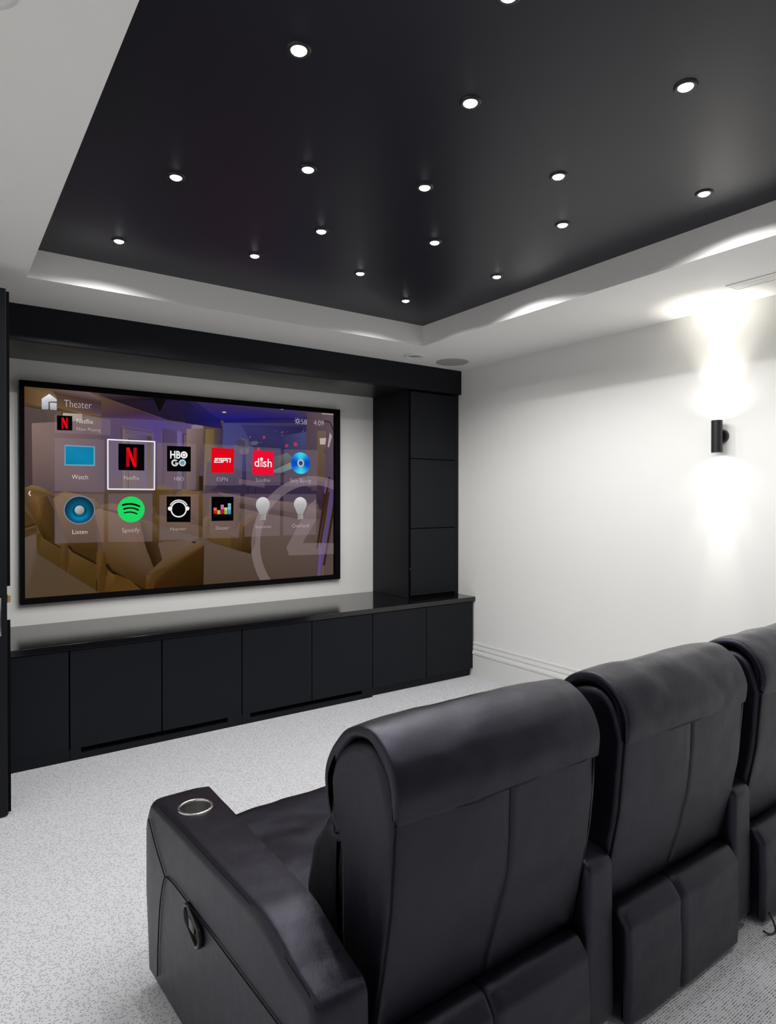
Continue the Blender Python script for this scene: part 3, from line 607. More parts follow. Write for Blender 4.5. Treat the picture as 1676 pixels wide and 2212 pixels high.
["t","Now Playing",-2.6515,1.804,0.137,0.02,[205,192,190],1.6],
["p",[[-27880,17110],[-26160,17090],[-26160,15850],[-27890,15840]],[110,160,180],1],
["p",[[-27830,17030],[-26230,17030],[-26230,15930],[-27830,15910]],[[20,130,172],[16,120,160],[14,128,170],[12,120,156]],1],
["t","Watch",-2.7025,1.501,0.091,0.027,[225,218,216],0.95],
["p",[[-25420,17528],[-22490,17538],[-22490,17622],[-25420,17612]],[238,236,238],1],
["p",[[-22532,17610],[-22562,14370],[-22478,14370],[-22448,17610]],[238,236,238],1],
["p",[[-22530,14453],[-25420,14453],[-25420,14368],[-22530,14368]],[238,236,238],1],
["p",[[-25358,14400],[-25358,17580],[-25442,17580],[-25442,14400]],[238,236,238],1],
["p",[[-24760,17350],[-23150,17360],[-23160,15640],[-24770,15640]],[4,3,5],1],
["p",[[-24290,17110],[-24090,17120],[-24090,15870],[-24290,15860]],[176,8,20],1],
["p",[[-23840,17120],[-23630,17130],[-23640,15880],[-23840,15870]],[176,8,20],1],
["p",[[-24290,17110],[-24090,17120],[-23640,15860],[-23840,15890]],[232,10,24],1],
["t","Netflix",-2.3955,1.503,0.093,0.025,[214,206,208],1.6],
["p",[[-21690,17350],[-20080,17360],[-20090,15660],[-21690,15640]],[4,4,5],1],
["t","HB",-2.1135,1.653,0.069,0.05,[240,240,242],-2],
["p",[[-20310,16780],[-20313,16818],[-20322,16854],[-20336,16889],[-20356,16921],[-20380,16950],[-20409,16974],[-20441,16994],[-20476,17008],[-20512,17017],[-20550,17020],[-20588,17017],[-20624,17008],[-20659,16994],[-20691,16974],[-20720,16950],[-20744,16921],[-20764,16889],[-20778,16854],[-20787,16818],[-20790,16780],[-20787,16742],[-20778,16706],[-20764,16671],[-20744,16639],[-20720,16610],[-20691,16586],[-20659,16566],[-20624,16552],[-20588,16543],[-20550,16540],[-20512,16543],[-20476,16552],[-20441,16566],[-20409,16586],[-20380,16610],[-20356,16639],[-20336,16671],[-20322,16706],[-20313,16742]],[240,240,242],1],
["p",[[-20415,16780],[-20417,16801],[-20422,16822],[-20430,16841],[-20441,16859],[-20455,16875],[-20471,16889],[-20489,16900],[-20508,16908],[-20529,16913],[-20550,16915],[-20571,16913],[-20592,16908],[-20611,16900],[-20629,16889],[-20645,16875],[-20659,16859],[-20670,16841],[-20678,16822],[-20683,16801],[-20685,16780],[-20683,16759],[-20678,16738],[-20670,16719],[-20659,16701],[-20645,16685],[-20629,16671],[-20611,16660],[-20592,16652],[-20571,16647],[-20550,16645],[-20529,16647],[-20508,16652],[-20489,16660],[-20471,16671],[-20455,16685],[-20441,16701],[-20430,16719],[-20422,16738],[-20417,16759]],[20,20,22],1],
["p",[[-20452,16780],[-20453,16795],[-20457,16810],[-20463,16824],[-20471,16838],[-20481,16849],[-20492,16859],[-20506,16867],[-20520,16873],[-20535,16877],[-20550,16878],[-20565,16877],[-20580,16873],[-20594,16867],[-20608,16859],[-20619,16849],[-20629,16838],[-20637,16824],[-20643,16810],[-20647,16795],[-20648,16780],[-20647,16765],[-20643,16750],[-20637,16736],[-20629,16722],[-20619,16711],[-20608,16701],[-20594,16693],[-20580,16687],[-20565,16683],[-20550,16682],[-20535,16683],[-20520,16687],[-20506,16693],[-20492,16701],[-20481,16711],[-20471,16722],[-20463,16736],[-20457,16750],[-20453,16765]],[240,240,242],1],
["p",[[-20935,16220],[-20938,16257],[-20946,16293],[-20960,16327],[-20980,16358],[-21004,16386],[-21032,16410],[-21063,16430],[-21097,16444],[-21133,16452],[-21170,16455],[-21207,16452],[-21243,16444],[-21277,16430],[-21308,16410],[-21336,16386],[-21360,16358],[-21380,16327],[-21394,16293],[-21402,16257],[-21405,16220],[-21402,16183],[-21394,16147],[-21380,16113],[-21360,16082],[-21336,16054],[-21308,16030],[-21277,16010],[-21243,15996],[-21207,15988],[-21170,15985],[-21133,15988],[-21097,15996],[-21063,16010],[-21032,16030],[-21004,16054],[-20980,16082],[-20960,16113],[-20946,16147],[-20938,16183]],[205,206,208],1],
["p",[[-21048,16220],[-21049,16239],[-21053,16258],[-21061,16276],[-21071,16292],[-21083,16307],[-21098,16319],[-21114,16329],[-21132,16337],[-21151,16341],[-21170,16343],[-21189,16341],[-21208,16337],[-21226,16329],[-21242,16319],[-21257,16307],[-21269,16292],[-21279,16276],[-21287,16258],[-21291,16239],[-21292,16220],[-21291,16201],[-21287,16182],[-21279,16164],[-21269,16148],[-21257,16133],[-21242,16121],[-21226,16111],[-21208,16103],[-21189,16099],[-21170,16098],[-21151,16099],[-21132,16103],[-21114,16111],[-21098,16121],[-21083,16133],[-21071,16148],[-21061,16164],[-21053,16182],[-21049,16201]],[4,4,5],1],
["p",[[-21072,16237],[-20901,16237],[-20901,16360],[-21072,16360]],[4,4,5],1],
["p",[[-21158,16159],[-20937,16159],[-20937,16242],[-21158,16242]],[205,206,208],1],
["p",[[-20425,16240],[-20428,16277],[-20436,16313],[-20450,16347],[-20470,16378],[-20494,16406],[-20522,16430],[-20553,16450],[-20587,16464],[-20623,16472],[-20660,16475],[-20697,16472],[-20733,16464],[-20767,16450],[-20798,16430],[-20826,16406],[-20850,16378],[-20870,16347],[-20884,16313],[-20892,16277],[-20895,16240],[-20892,16203],[-20884,16167],[-20870,16133],[-20850,16102],[-20826,16074],[-20798,16050],[-20767,16030],[-20733,16016],[-20697,16008],[-20660,16005],[-20623,16008],[-20587,16016],[-20553,16030],[-20522,16050],[-20494,16074],[-20470,16102],[-20450,16133],[-20436,16167],[-20428,16203]],[205,206,208],1],
["p",[[-20525,16240],[-20527,16261],[-20532,16282],[-20540,16301],[-20551,16319],[-20565,16335],[-20581,16349],[-20599,16360],[-20618,16368],[-20639,16373],[-20660,16375],[-20681,16373],[-20702,16368],[-20721,16360],[-20739,16349],[-20755,16335],[-20769,16319],[-20780,16301],[-20788,16282],[-20793,16261],[-20795,16240],[-20793,16219],[-20788,16198],[-20780,16179],[-20769,16161],[-20755,16145],[-20739,16131],[-20721,16120],[-20702,16112],[-20681,16107],[-20660,16105],[-20639,16107],[-20618,16112],[-20599,16120],[-20581,16131],[-20565,16145],[-20551,16161],[-20540,16179],[-20532,16198],[-20527,16219]],[40,60,80],1],
["p",[[-20547,16240],[-20549,16258],[-20553,16275],[-20560,16291],[-20569,16306],[-20580,16320],[-20594,16331],[-20609,16340],[-20625,16347],[-20642,16351],[-20660,16353],[-20678,16351],[-20695,16347],[-20711,16340],[-20726,16331],[-20740,16320],[-20751,16306],[-20760,16291],[-20767,16275],[-20771,16258],[-20773,16240],[-20771,16222],[-20767,16205],[-20760,16189],[-20751,16174],[-20740,16160],[-20726,16149],[-20711,16140],[-20695,16133],[-20678,16129],[-20660,16127],[-20642,16129],[-20625,16133],[-20609,16140],[-20594,16149],[-20580,16160],[-20569,16174],[-20560,16189],[-20553,16205],[-20549,16222]],[72,164,222],1],
["t","HBO",-2.0885,1.503,0.063,0.024,[206,198,204],1.6],
["p",[[-18620,17360],[-16970,17360],[-17010,15650],[-18670,15610]],[222,6,24],1],
["p",[[-18410,16650],[-18130,16660],[-18140,16590],[-18410,16580]],[240,236,238],1],
["p",[[-18420,16540],[-18360,16540],[-18390,16320],[-18450,16320]],[240,236,238],1],
["p",[[-18420,16540],[-18170,16550],[-18180,16470],[-18430,16460]],[240,236,238],1],
["p",[[-18440,16390],[-18160,16400],[-18170,16330],[-18450,16320]],[240,236,238],1],
["p",[[-18110,16660],[-17830,16670],[-17840,16600],[-18110,16590]],[240,236,238],1],
["p",[[-18120,16550],[-18050,16560],[-18060,16500],[-18130,16490]],[240,236,238],1],
["p",[[-18120,16550],[-17840,16560],[-17850,16480],[-18130,16480]],[240,236,238],1],
["p",[[-17920,16500],[-17850,16500],[-17870,16340],[-17940,16340]],[240,236,238],1],
["p",[[-18140,16400],[-17860,16410],[-17870,16340],[-18150,16330]],[240,236,238],1],
["p",[[-17810,16670],[-17530,16680],[-17540,16610],[-17810,16600]],[240,236,238],1],
["p",[[-17820,16560],[-17750,16570],[-17780,16350],[-17850,16340]],[240,236,238],1],
["p",[[-17600,16680],[-17530,16680],[-17550,16500],[-17620,16490]],[240,236,238],1],
["p",[[-17820,16540],[-17540,16550],[-17550,16480],[-17830,16470]],[240,236,238],1],
["p",[[-17500,16680],[-17220,16690],[-17230,16620],[-17510,16610]],[240,236,238],1],
["p",[[-17510,16570],[-17440,16580],[-17470,16360],[-17540,16350]],[240,236,238],1],
["p",[[-17300,16650],[-17220,16660],[-17260,16360],[-17340,16360]],[240,236,238],1],
["t","ESPN",-1.786,1.503,0.078,0.028,[196,188,200],1.6],
["p",[[-15560,17330],[-13920,17320],[-13930,15560],[-15610,15550]],[232,14,50],1],
["t","d sh",-1.476,1.614,0.136,0.061,[242,238,240],-0.6],
["p",[[-14775,16710],[-14784,16754],[-14809,16791],[-14846,16816],[-14890,16825],[-14934,16816],[-14971,16791],[-14996,16754],[-15005,16710],[-14996,16666],[-14971,16629],[-14934,16604],[-14890,16595],[-14846,16604],[-14809,16629],[-14784,16666]],[242,238,240],1],
["p",[[-14990,16580],[-14800,16590],[-14800,16550],[-14990,16540]],[242,238,240],1],
["p",[[-15000,16480],[-14790,16490],[-14790,16450],[-15000,16440]],[242,238,240],1],
["p",[[-15000,16390],[-14780,16390],[-14780,16350],[-15000,16350]],[242,238,240],1],
["p",[[-15010,16290],[-14780,16300],[-14780,16260],[-15010,16250]],[242,238,240],1],
["p",[[-15020,16190],[-14770,16200],[-14770,16160],[-15020,16150]],[242,238,240],1],
["t","Satellite",-1.4775,1.504,0.113,0.025,[196,188,200],1.6],
["p",[[-11700,16510],[-10880,16510],[-10887,16617]],[[6,68,170],[8,80,200],[8,80,200]],1],
["p",[[-11700,16510],[-10887,16617],[-10908,16722]],[[7,70,170],[9,83,201],[9,83,201]],1],
["p",[[-11700,16510],[-10908,16722],[-10942,16824]],[[10,77,172],[12,91,203],[12,91,203]],1],
["p",[[-11700,16510],[-10942,16824],[-10990,16920]],[[13,86,175],[16,102,206],[16,102,206]],1],
["p",[[-11700,16510],[-10990,16920],[-11049,17009]],[[18,99,178],[22,117,210],[22,117,210]],1],
["p",[[-11700,16510],[-11049,17009],[-11120,17090]],[[23,113,182],[28,133,215],[28,133,215]],1],
["p",[[-11700,16510],[-11120,17090],[-11201,17161]],[[29,129,187],[35,152,221],[35,152,221]],1],
["p",[[-11700,16510],[-11201,17161],[-11290,17220]],[[35,143,192],[42,169,226],[42,169,226]],1],
["p",[[-11700,16510],[-11290,17220],[-11386,17268]],[[40,158,196],[48,186,231],[48,186,231]],1],
["p",[[-11700,16510],[-11386,17268],[-11488,17302]],[[45,169,199],[54,199,235],[54,199,235]],1],
["p",[[-11700,16510],[-11488,17302],[-11593,17323]],[[48,177,202],[57,209,238],[57,209,238]],1],
["p",[[-11700,16510],[-11593,17323],[-11700,17330]],[[50,181,203],[59,214,239],[59,214,239]],1],
["p",[[-11700,16510],[-11700,17330],[-11807,17323]],[[50,181,203],[59,214,239],[59,214,239]],1],
["p",[[-11700,16510],[-11807,17323],[-11912,17302]],[[48,177,202],[57,209,238],[57,209,238]],1],
["p",[[-11700,16510],[-11912,17302],[-12014,17268]],[[45,169,199],[54,199,235],[54,199,235]],1],
["p",[[-11700,16510],[-12014,17268],[-12110,17220]],[[40,158,196],[48,186,231],[48,186,231]],1],
["p",[[-11700,16510],[-12110,17220],[-12199,17161]],[[35,143,192],[42,169,226],[42,169,226]],1],
["p",[[-11700,16510],[-12199,17161],[-12280,17090]],[[29,129,187],[35,152,221],[35,152,221]],1],
["p",[[-11700,16510],[-12280,17090],[-12351,17009]],[[23,113,182],[28,133,215],[28,133,215]],1],
["p",[[-11700,16510],[-12351,17009],[-12410,16920]],[[18,99,178],[22,117,210],[22,117,210]],1],
["p",[[-11700,16510],[-12410,16920],[-12458,16824]],[[13,86,175],[16,102,206],[16,102,206]],1],
["p",[[-11700,16510],[-12458,16824],[-12492,16722]],[[10,77,172],[12,91,203],[12,91,203]],1],
["p",[[-11700,16510],[-12492,16722],[-12513,16617]],[[7,70,170],[9,83,201],[9,83,201]],1],
["p",[[-11700,16510],[-12513,16617],[-12520,16510]],[[6,68,170],[8,80,200],[8,80,200]],1],
["p",[[-11700,16510],[-12520,16510],[-12513,16403]],[[6,68,170],[8,80,200],[8,80,200]],1],
["p",[[-11700,16510],[-12513,16403],[-12492,16298]],[[7,70,170],[9,83,201],[9,83,201]],1],
["p",[[-11700,16510],[-12492,16298],[-12458,16196]],[[10,77,172],[12,91,203],[12,91,203]],1],
["p",[[-11700,16510],[-12458,16196],[-12410,16100]],[[13,86,175],[16,102,206],[16,102,206]],1],
["p",[[-11700,16510],[-12410,16100],[-12351,16011]],[[18,99,178],[22,117,210],[22,117,210]],1],
["p",[[-11700,16510],[-12351,16011],[-12280,15930]],[[23,113,182],[28,133,215],[28,133,215]],1],
["p",[[-11700,16510],[-12280,15930],[-12199,15859]],[[29,129,187],[35,152,221],[35,152,221]],1],
["p",[[-11700,16510],[-12199,15859],[-12110,15800]],[[35,143,192],[42,169,226],[42,169,226]],1],
["p",[[-11700,16510],[-12110,15800],[-12014,15752]],[[40,158,196],[48,186,231],[48,186,231]],1],
["p",[[-11700,16510],[-12014,15752],[-11912,15718]],[[45,169,199],[54,199,235],[54,199,235]],1],
["p",[[-11700,16510],[-11912,15718],[-11807,15697]],[[48,177,202],[57,209,238],[57,209,238]],1],
["p",[[-11700,16510],[-11807,15697],[-11700,15690]],[[50,181,203],[59,214,239],[59,214,239]],1],
["p",[[-11700,16510],[-11700,15690],[-11593,15697]],[[50,181,203],[59,214,239],[59,214,239]],1],
["p",[[-11700,16510],[-11593,15697],[-11488,15718]],[[48,177,202],[57,209,238],[57,209,238]],1],
["p",[[-11700,16510],[-11488,15718],[-11386,15752]],[[45,169,199],[54,199,235],[54,199,235]],1],
["p",[[-11700,16510],[-11386,15752],[-11290,15800]],[[40,158,196],[48,186,231],[48,186,231]],1],
["p",[[-11700,16510],[-11290,15800],[-11201,15859]],[[35,143,192],[42,169,226],[42,169,226]],1],
["p",[[-11700,16510],[-11201,15859],[-11120,15930]],[[29,129,187],[35,152,221],[35,152,221]],1],
["p",[[-11700,16510],[-11120,15930],[-11049,16011]],[[23,113,182],[28,133,215],[28,133,215]],1],
["p",[[-11700,16510],[-11049,16011],[-10990,16100]],[[18,99,178],[22,117,210],[22,117,210]],1],
["p",[[-11700,16510],[-10990,16100],[-10942,16196]],[[13,86,175],[16,102,206],[16,102,206]],1],
["p",[[-11700,16510],[-10942,16196],[-10908,16298]],[[10,77,172],[12,91,203],[12,91,203]],1],
["p",[[-11700,16510],[-10908,16298],[-10887,16403]],[[7,70,170],[9,83,201],[9,83,201]],1],
["p",[[-11700,16510],[-10887,16403],[-10880,16510]],[[6,68,170],[8,80,200],[8,80,200]],1],
["p",[[-11405,16510],[-11408,16556],[-11419,16601],[-11437,16644],[-11461,16684],[-11491,16719],[-11526,16749],[-11566,16773],[-11609,16791],[-11654,16802],[-11700,16805],[-11746,16802],[-11791,16791],[-11834,16773],[-11874,16749],[-11909,16719],[-11939,16684],[-11963,16644],[-11981,16601],[-11992,16556],[-11995,16510],[-11992,16464],[-11981,16419],[-11963,16376],[-11939,16336],[-11909,16301],[-11874,16271],[-11834,16247],[-11791,16229],[-11746,16218],[-11700,16215],[-11654,16218],[-11609,16229],[-11566,16247],[-11526,16271],[-11491,16301],[-11461,16336],[-11437,16376],[-11419,16419],[-11408,16464]],[170,176,196],1],
["p",[[-11536,16510],[-11538,16536],[-11544,16561],[-11554,16584],[-11567,16606],[-11584,16626],[-11604,16643],[-11626,16656],[-11649,16666],[-11674,16672],[-11700,16674],[-11726,16672],[-11751,16666],[-11774,16656],[-11796,16643],[-11816,16626],[-11833,16606],[-11846,16584],[-11856,16561],[-11862,16536],[-11864,16510],[-11862,16484],[-11856,16459],[-11846,16436],[-11833,16414],[-11816,16394],[-11796,16377],[-11774,16364],[-11751,16354],[-11726,16348],[-11700,16346],[-11674,16348],[-11649,16354],[-11626,16364],[-11604,16377],[-11584,16394],[-11567,16414],[-11554,16436],[-11544,16459],[-11538,16484]],[66,56,96],1],
["t","Sony Blu-ray",-1.169,1.502,0.176,0.032,[200,192,206],1.6],
["p",[[-26172,13090],[-26183,13229],[-26215,13364],[-26269,13493],[-26341,13612],[-26432,13718],[-26538,13809],[-26657,13881],[-26786,13935],[-26921,13967],[-27060,13978],[-27199,13967],[-27334,13935],[-27463,13881],[-27582,13809],[-27688,13718],[-27779,13612],[-27851,13493],[-27905,13364],[-27937,13229],[-27948,13090],[-27937,12951],[-27905,12816],[-27851,12687],[-27779,12568],[-27688,12462],[-27582,12371],[-27463,12299],[-27334,12245],[-27199,12213],[-27060,12202],[-26921,12213],[-26786,12245],[-26657,12299],[-26538,12371],[-26432,12462],[-26341,12568],[-26269,12687],[-26215,12816],[-26183,12951]],[120,134,148],1],
["p",[[-26225,13090],[-26235,13221],[-26266,13348],[-26316,13469],[-26385,13581],[-26470,13680],[-26569,13765],[-26681,13834],[-26802,13884],[-26929,13915],[-27060,13925],[-27191,13915],[-27318,13884],[-27439,13834],[-27551,13765],[-27650,13680],[-27735,13581],[-27804,13469],[-27854,13348],[-27885,13221],[-27895,13090],[-27885,12959],[-27854,12832],[-27804,12711],[-27735,12599],[-27650,12500],[-27551,12415],[-27439,12346],[-27318,12296],[-27191,12265],[-27060,12255],[-26929,12265],[-26802,12296],[-26681,12346],[-26569,12415],[-26470,12500],[-26385,12599],[-26316,12711],[-26266,12832],[-26235,12959]],[[13,52,75],[13,52,75],[13,52,75],[13,52,75],[13,52,75],[13,52,75],[13,52,75],[13,52,75],[13,52,75],[13,52,75],[13,52,75],[13,52,75],[13,52,75],[13,52,75],[13,52,75],[13,52,75],[13,52,75],[13,52,75],[13,52,75],[13,52,75],[13,52,75],[14,57,82],[16,62,88],[17,66,95],[18,71,101],[19,74,106],[20,77,111],[20,80,115],[21,82,117],[21,83,119],[21,84,120],[21,83,119],[21,82,117],[20,80,115],[20,77,111],[19,74,106],[18,71,101],[17,66,95],[16,62,88],[14,57,82]],1],
["p",[[-26367,13072],[-26376,13181],[-26401,13286],[-26443,13387],[-26500,13479],[-26570,13562],[-26653,13633],[-26745,13689],[-26846,13731],[-26952,13756],[-27060,13765],[-27168,13756],[-27274,13731],[-27375,13689],[-27467,13633],[-27550,13562],[-27620,13479],[-27677,13387],[-27719,13286],[-27744,13181],[-27753,13072],[-27744,12964],[-27719,12858],[-27677,12758],[-27620,12665],[-27550,12582],[-27467,12512],[-27375,12455],[-27274,12413],[-27168,12388],[-27060,12379],[-26952,12388],[-26846,12413],[-26745,12455],[-26653,12512],[-26570,12582],[-26500,12665],[-26443,12758],[-26401,12858],[-26376,12964]],[[10,66,90],[10,66,90],[10,66,90],[10,66,90],[10,66,90],[10,66,90],[10,66,90],[10,66,90],[10,66,90],[10,66,90],[10,66,90],[10,66,90],[10,66,90],[10,66,90],[10,66,90],[10,66,90],[10,66,90],[10,66,90],[10,66,90],[10,66,90],[10,66,90],[11,72,98],[12,78,106],[13,83,114],[14,89,121],[14,94,128],[15,98,133],[16,101,138],[16,103,141],[16,105,143],[16,105,144],[16,105,143],[16,103,141],[16,101,138],[15,98,133],[14,94,128],[14,89,121],[13,83,114],[12,78,106],[11,72,98]],1],
["p",[[-26474,13054],[-26481,13146],[-26503,13236],[-26538,13321],[-26586,13399],[-26646,13469],[-26715,13529],[-26794,13577],[-26879,13612],[-26968,13633],[-27060,13641],[-27152,13633],[-27241,13612],[-27326,13577],[-27405,13529],[-27474,13469],[-27534,13399],[-27582,13321],[-27617,13236],[-27639,13146],[-27646,13054],[-27639,12963],[-27617,12873],[-27582,12788],[-27534,12710],[-27474,12640],[-27405,12580],[-27326,12532],[-27241,12497],[-27152,12476],[-27060,12468],[-26968,12476],[-26879,12497],[-26794,12532],[-26715,12580],[-26646,12640],[-26586,12710],[-26538,12788],[-26503,12873],[-26481,12963]],[[9,78,105],[9,78,105],[9,78,105],[9,78,105],[9,78,105],[9,78,105],[9,78,105],[9,78,105],[9,78,105],[9,78,105],[9,78,105],[9,78,105],[9,78,105],[9,78,105],[9,78,105],[9,78,105],[9,78,105],[9,78,105],[9,78,105],[9,78,105],[9,78,105],[9,85,114],[10,92,124],[11,99,133],[12,105,142],[12,111,149],[13,115,155],[13,119,161],[14,122,164],[14,124,167],[14,124,168],[14,124,167],[14,122,164],[13,119,161],[13,115,155],[12,111,149],[12,105,142],[11,99,133],[10,92,124],[9,85,114]],1],
["p",[[-26572,13037],[-26578,13113],[-26595,13188],[-26625,13258],[-26665,13324],[-26715,13382],[-26773,13432],[-26838,13472],[-26909,13501],[-26984,13519],[-27060,13525],[-27136,13519],[-27211,13501],[-27282,13472],[-27347,13432],[-27405,13382],[-27455,13324],[-27495,13258],[-27525,13188],[-27542,13113],[-27548,13037],[-27542,12960],[-27525,12886],[-27495,12815],[-27455,12750],[-27405,12691],[-27347,12642],[-27282,12601],[-27211,12572],[-27136,12554],[-27060,12548],[-26984,12554],[-26909,12572],[-26838,12601],[-26773,12642],[-26715,12691],[-26665,12750],[-26625,12815],[-26595,12886],[-26578,12960]],[[7,84,112],[7,84,112],[7,84,112],[7,84,112],[7,84,112],[7,84,112],[7,84,112],[7,84,112],[7,84,112],[7,84,112],[7,84,112],[7,84,112],[7,84,112],[7,84,112],[7,84,112],[7,84,112],[7,84,112],[7,84,112],[7,84,112],[7,84,112],[7,84,112],[8,91,123],[8,99,133],[9,106,143],[10,113,152],[10,119,160],[11,124,167],[11,128,172],[11,131,176],[11,133,179],[12,134,180],[11,133,179],[11,131,176],[11,128,172],[11,124,167],[10,119,160],[10,113,152],[9,106,143],[8,99,133],[8,91,123]],1],
["p",[[-26660,13019],[-26665,13081],[-26680,13142],[-26704,13200],[-26737,13254],[-26777,13302],[-26825,13342],[-26879,13375],[-26936,13399],[-26997,13414],[-27060,13419],[-27123,13414],[-27184,13399],[-27241,13375],[-27295,13342],[-27343,13302],[-27383,13254],[-27416,13200],[-27440,13142],[-27455,13081],[-27460,13019],[-27455,12956],[-27440,12895],[-27416,12838],[-27383,12784],[-27343,12736],[-27295,12696],[-27241,12663],[-27184,12639],[-27123,12624],[-27060,12619],[-26997,12624],[-26936,12639],[-26879,12663],[-26825,12696],[-26777,12736],[-26737,12784],[-26704,12838],[-26680,12895],[-26665,12956]],[[6,63,84],[6,63,84],[6,63,84],[6,63,84],[6,63,84],[6,63,84],[6,63,84],[6,63,84],[6,63,84],[6,63,84],[6,63,84],[6,63,84],[6,63,84],[6,63,84],[6,63,84],[6,63,84],[6,63,84],[6,63,84],[6,63,84],[6,63,84],[6,63,84],[6,68,91],[7,74,99],[7,80,106],[8,85,113],[8,89,119],[8,93,124],[9,96,128],[9,98,131],[9,100,133],[9,100,134],[9,100,133],[9,98,131],[9,96,128],[8,93,124],[8,89,119],[8,85,113],[7,80,106],[7,74,99],[6,68,91]],1],
["p",[[-26785,13090],[-26788,13133],[-26798,13175],[-26815,13215],[-26837,13252],[-26865,13285],[-26898,13313],[-26935,13335],[-26975,13352],[-27017,13362],[-27060,13365],[-27103,13362],[-27145,13352],[-27185,13335],[-27222,13313],[-27255,13285],[-27283,13252],[-27305,13215],[-27322,13175],[-27332,13133],[-27335,13090],[-27332,13047],[-27322,13005],[-27305,12965],[-27283,12928],[-27255,12895],[-27222,12867],[-27185,12845],[-27145,12828],[-27103,12818],[-27060,12815],[-27017,12818],[-26975,12828],[-26935,12845],[-26898,12867],[-26865,12895],[-26837,12928],[-26815,12965],[-26798,13005],[-26788,13047]],[[139,139,139],[143,143,143],[147,147,147],[151,151,151],[156,156,156],[161,161,161],[165,165,165],[170,170,170],[174,174,174],[178,178,178],[182,182,182],[185,185,185],[187,187,187],[188,188,188],[189,189,189],[189,189,189],[189,189,189],[188,188,188],[186,186,186],[183,183,183],[180,180,180],[176,176,176],[172,172,172],[168,168,168],[163,163,163],[158,158,158],[154,154,154],[149,149,149],[145,145,145],[141,141,141],[137,137,137],[134,134,134],[132,132,132],[131,131,131],[130,130,130],[130,130,130],[130,130,130],[131,131,131],[133,133,133],[136,136,136]],1],
["t","Listen",-2.704,1.16,0.084,0.026,[228,220,210],0.95],
["p",[[-23150,13100],[-23157,13210],[-23179,13317],[-23214,13421],[-23263,13520],[-23324,13611],[-23396,13694],[-23479,13766],[-23570,13827],[-23669,13876],[-23773,13911],[-23880,13933],[-23990,13940],[-24100,13933],[-24207,13911],[-24311,13876],[-24410,13827],[-24501,13766],[-24584,13694],[-24656,13611],[-24717,13520],[-24766,13421],[-24801,13317],[-24823,13210],[-24830,13100],[-24823,12990],[-24801,12883],[-24766,12779],[-24717,12680],[-24656,12589],[-24584,12506],[-24501,12434],[-24410,12373],[-24311,12324],[-24207,12289],[-24100,12267],[-23990,12260],[-23880,12267],[-23773,12289],[-23669,12324],[-23570,12373],[-23479,12434],[-23396,12506],[-23324,12589],[-23263,12680],[-23214,12779],[-23179,12883],[-23157,12990]],[32,212,96],1],
["p",[[-24493,13325],[-24379,13359],[-24415,13480],[-24529,13446]],[6,8,6],1],
["p",[[-24384,13358],[-24271,13381],[-24296,13504],[-24409,13481]],[6,8,6],1],
["p",[[-24276,13380],[-24162,13392],[-24176,13517],[-24290,13505]],[6,8,6],1],
["p",[[-24168,13392],[-24055,13393],[-24056,13519],[-24170,13518]],[6,8,6],1],
["p",[[-24060,13393],[-23947,13384],[-23936,13510],[-24050,13519]],[6,8,6],1],
["p",[[-23952,13385],[-23839,13365],[-23817,13489],[-23931,13509]],[6,8,6],1],
["p",[[-23844,13366],[-23730,13335],[-23697,13457],[-23811,13487]],[6,8,6],1],
["p",[[-23735,13337],[-23622,13295],[-23578,13413],[-23692,13455]],[6,8,6],1],
["p",[[-23626,13297],[-23512,13244],[-23460,13359],[-23573,13411]],[6,8,6],1],
["p",[[-24448,13386],[-24456,13417],[-24479,13440],[-24511,13449],[-24542,13440],[-24565,13417],[-24574,13386],[-24565,13354],[-24542,13331],[-24511,13323],[-24479,13331],[-24456,13354]],[6,8,6],1],
["p",[[-23423,13302],[-23431,13333],[-23454,13356],[-23486,13365],[-23518,13356],[-23541,13333],[-23549,13302],[-23541,13270],[-23518,13247],[-23486,13239],[-23454,13247],[-23431,13270]],[6,8,6],1],
["p",[[-24426,13076],[-24327,13111],[-24362,13210],[-24461,13175]],[6,8,6],1],
["p",[[-24332,13110],[-24233,13135],[-24259,13237],[-24357,13212]],[6,8,6],1],
["p",[[-24238,13134],[-24139,13148],[-24154,13252],[-24253,13238]],[6,8,6],1],
["p",[[-24145,13147],[-24046,13151],[-24050,13256],[-24149,13252]],[6,8,6],1],
["p",[[-24052,13151],[-23953,13143],[-23945,13248],[-24044,13256]],[6,8,6],1],
["p",[[-23958,13144],[-23860,13126],[-23840,13229],[-23939,13247]],[6,8,6],1],
["p",[[-23865,13127],[-23766,13098],[-23736,13199],[-23835,13228]],[6,8,6],1],
["p",[[-23771,13100],[-23672,13060],[-23633,13157],[-23731,13197]],[6,8,6],1],
["p",[[-23676,13062],[-23577,13011],[-23529,13105],[-23628,13155]],[6,8,6],1],
["p",[[-24391,13125],[-24398,13151],[-24417,13171],[-24444,13178],[-24470,13171],[-24489,13151],[-24496,13125],[-24489,13099],[-24470,13080],[-24444,13073],[-24417,13080],[-24398,13099]],[6,8,6],1],
["p",[[-23501,13058],[-23508,13084],[-23527,13103],[-23553,13110],[-23579,13103],[-23599,13084],[-23606,13058],[-23599,13032],[-23579,13013],[-23553,13006],[-23527,13013],[-23508,13032]],[6,8,6],1],
["p",[[-24398,12841],[-24312,12866],[-24336,12947],[-24422,12922]],[6,8,6],1],
["p",[[-24316,12865],[-24230,12882],[-24246,12964],[-24332,12948]],[6,8,6],1],
["p",[[-24234,12881],[-24148,12889],[-24156,12973],[-24242,12965]],[6,8,6],1],
["p",[[-24152,12889],[-24067,12889],[-24066,12973],[-24152,12973]],[6,8,6],1],
["p",[[-24071,12889],[-23985,12881],[-23977,12964],[-24062,12973]],[6,8,6],1],
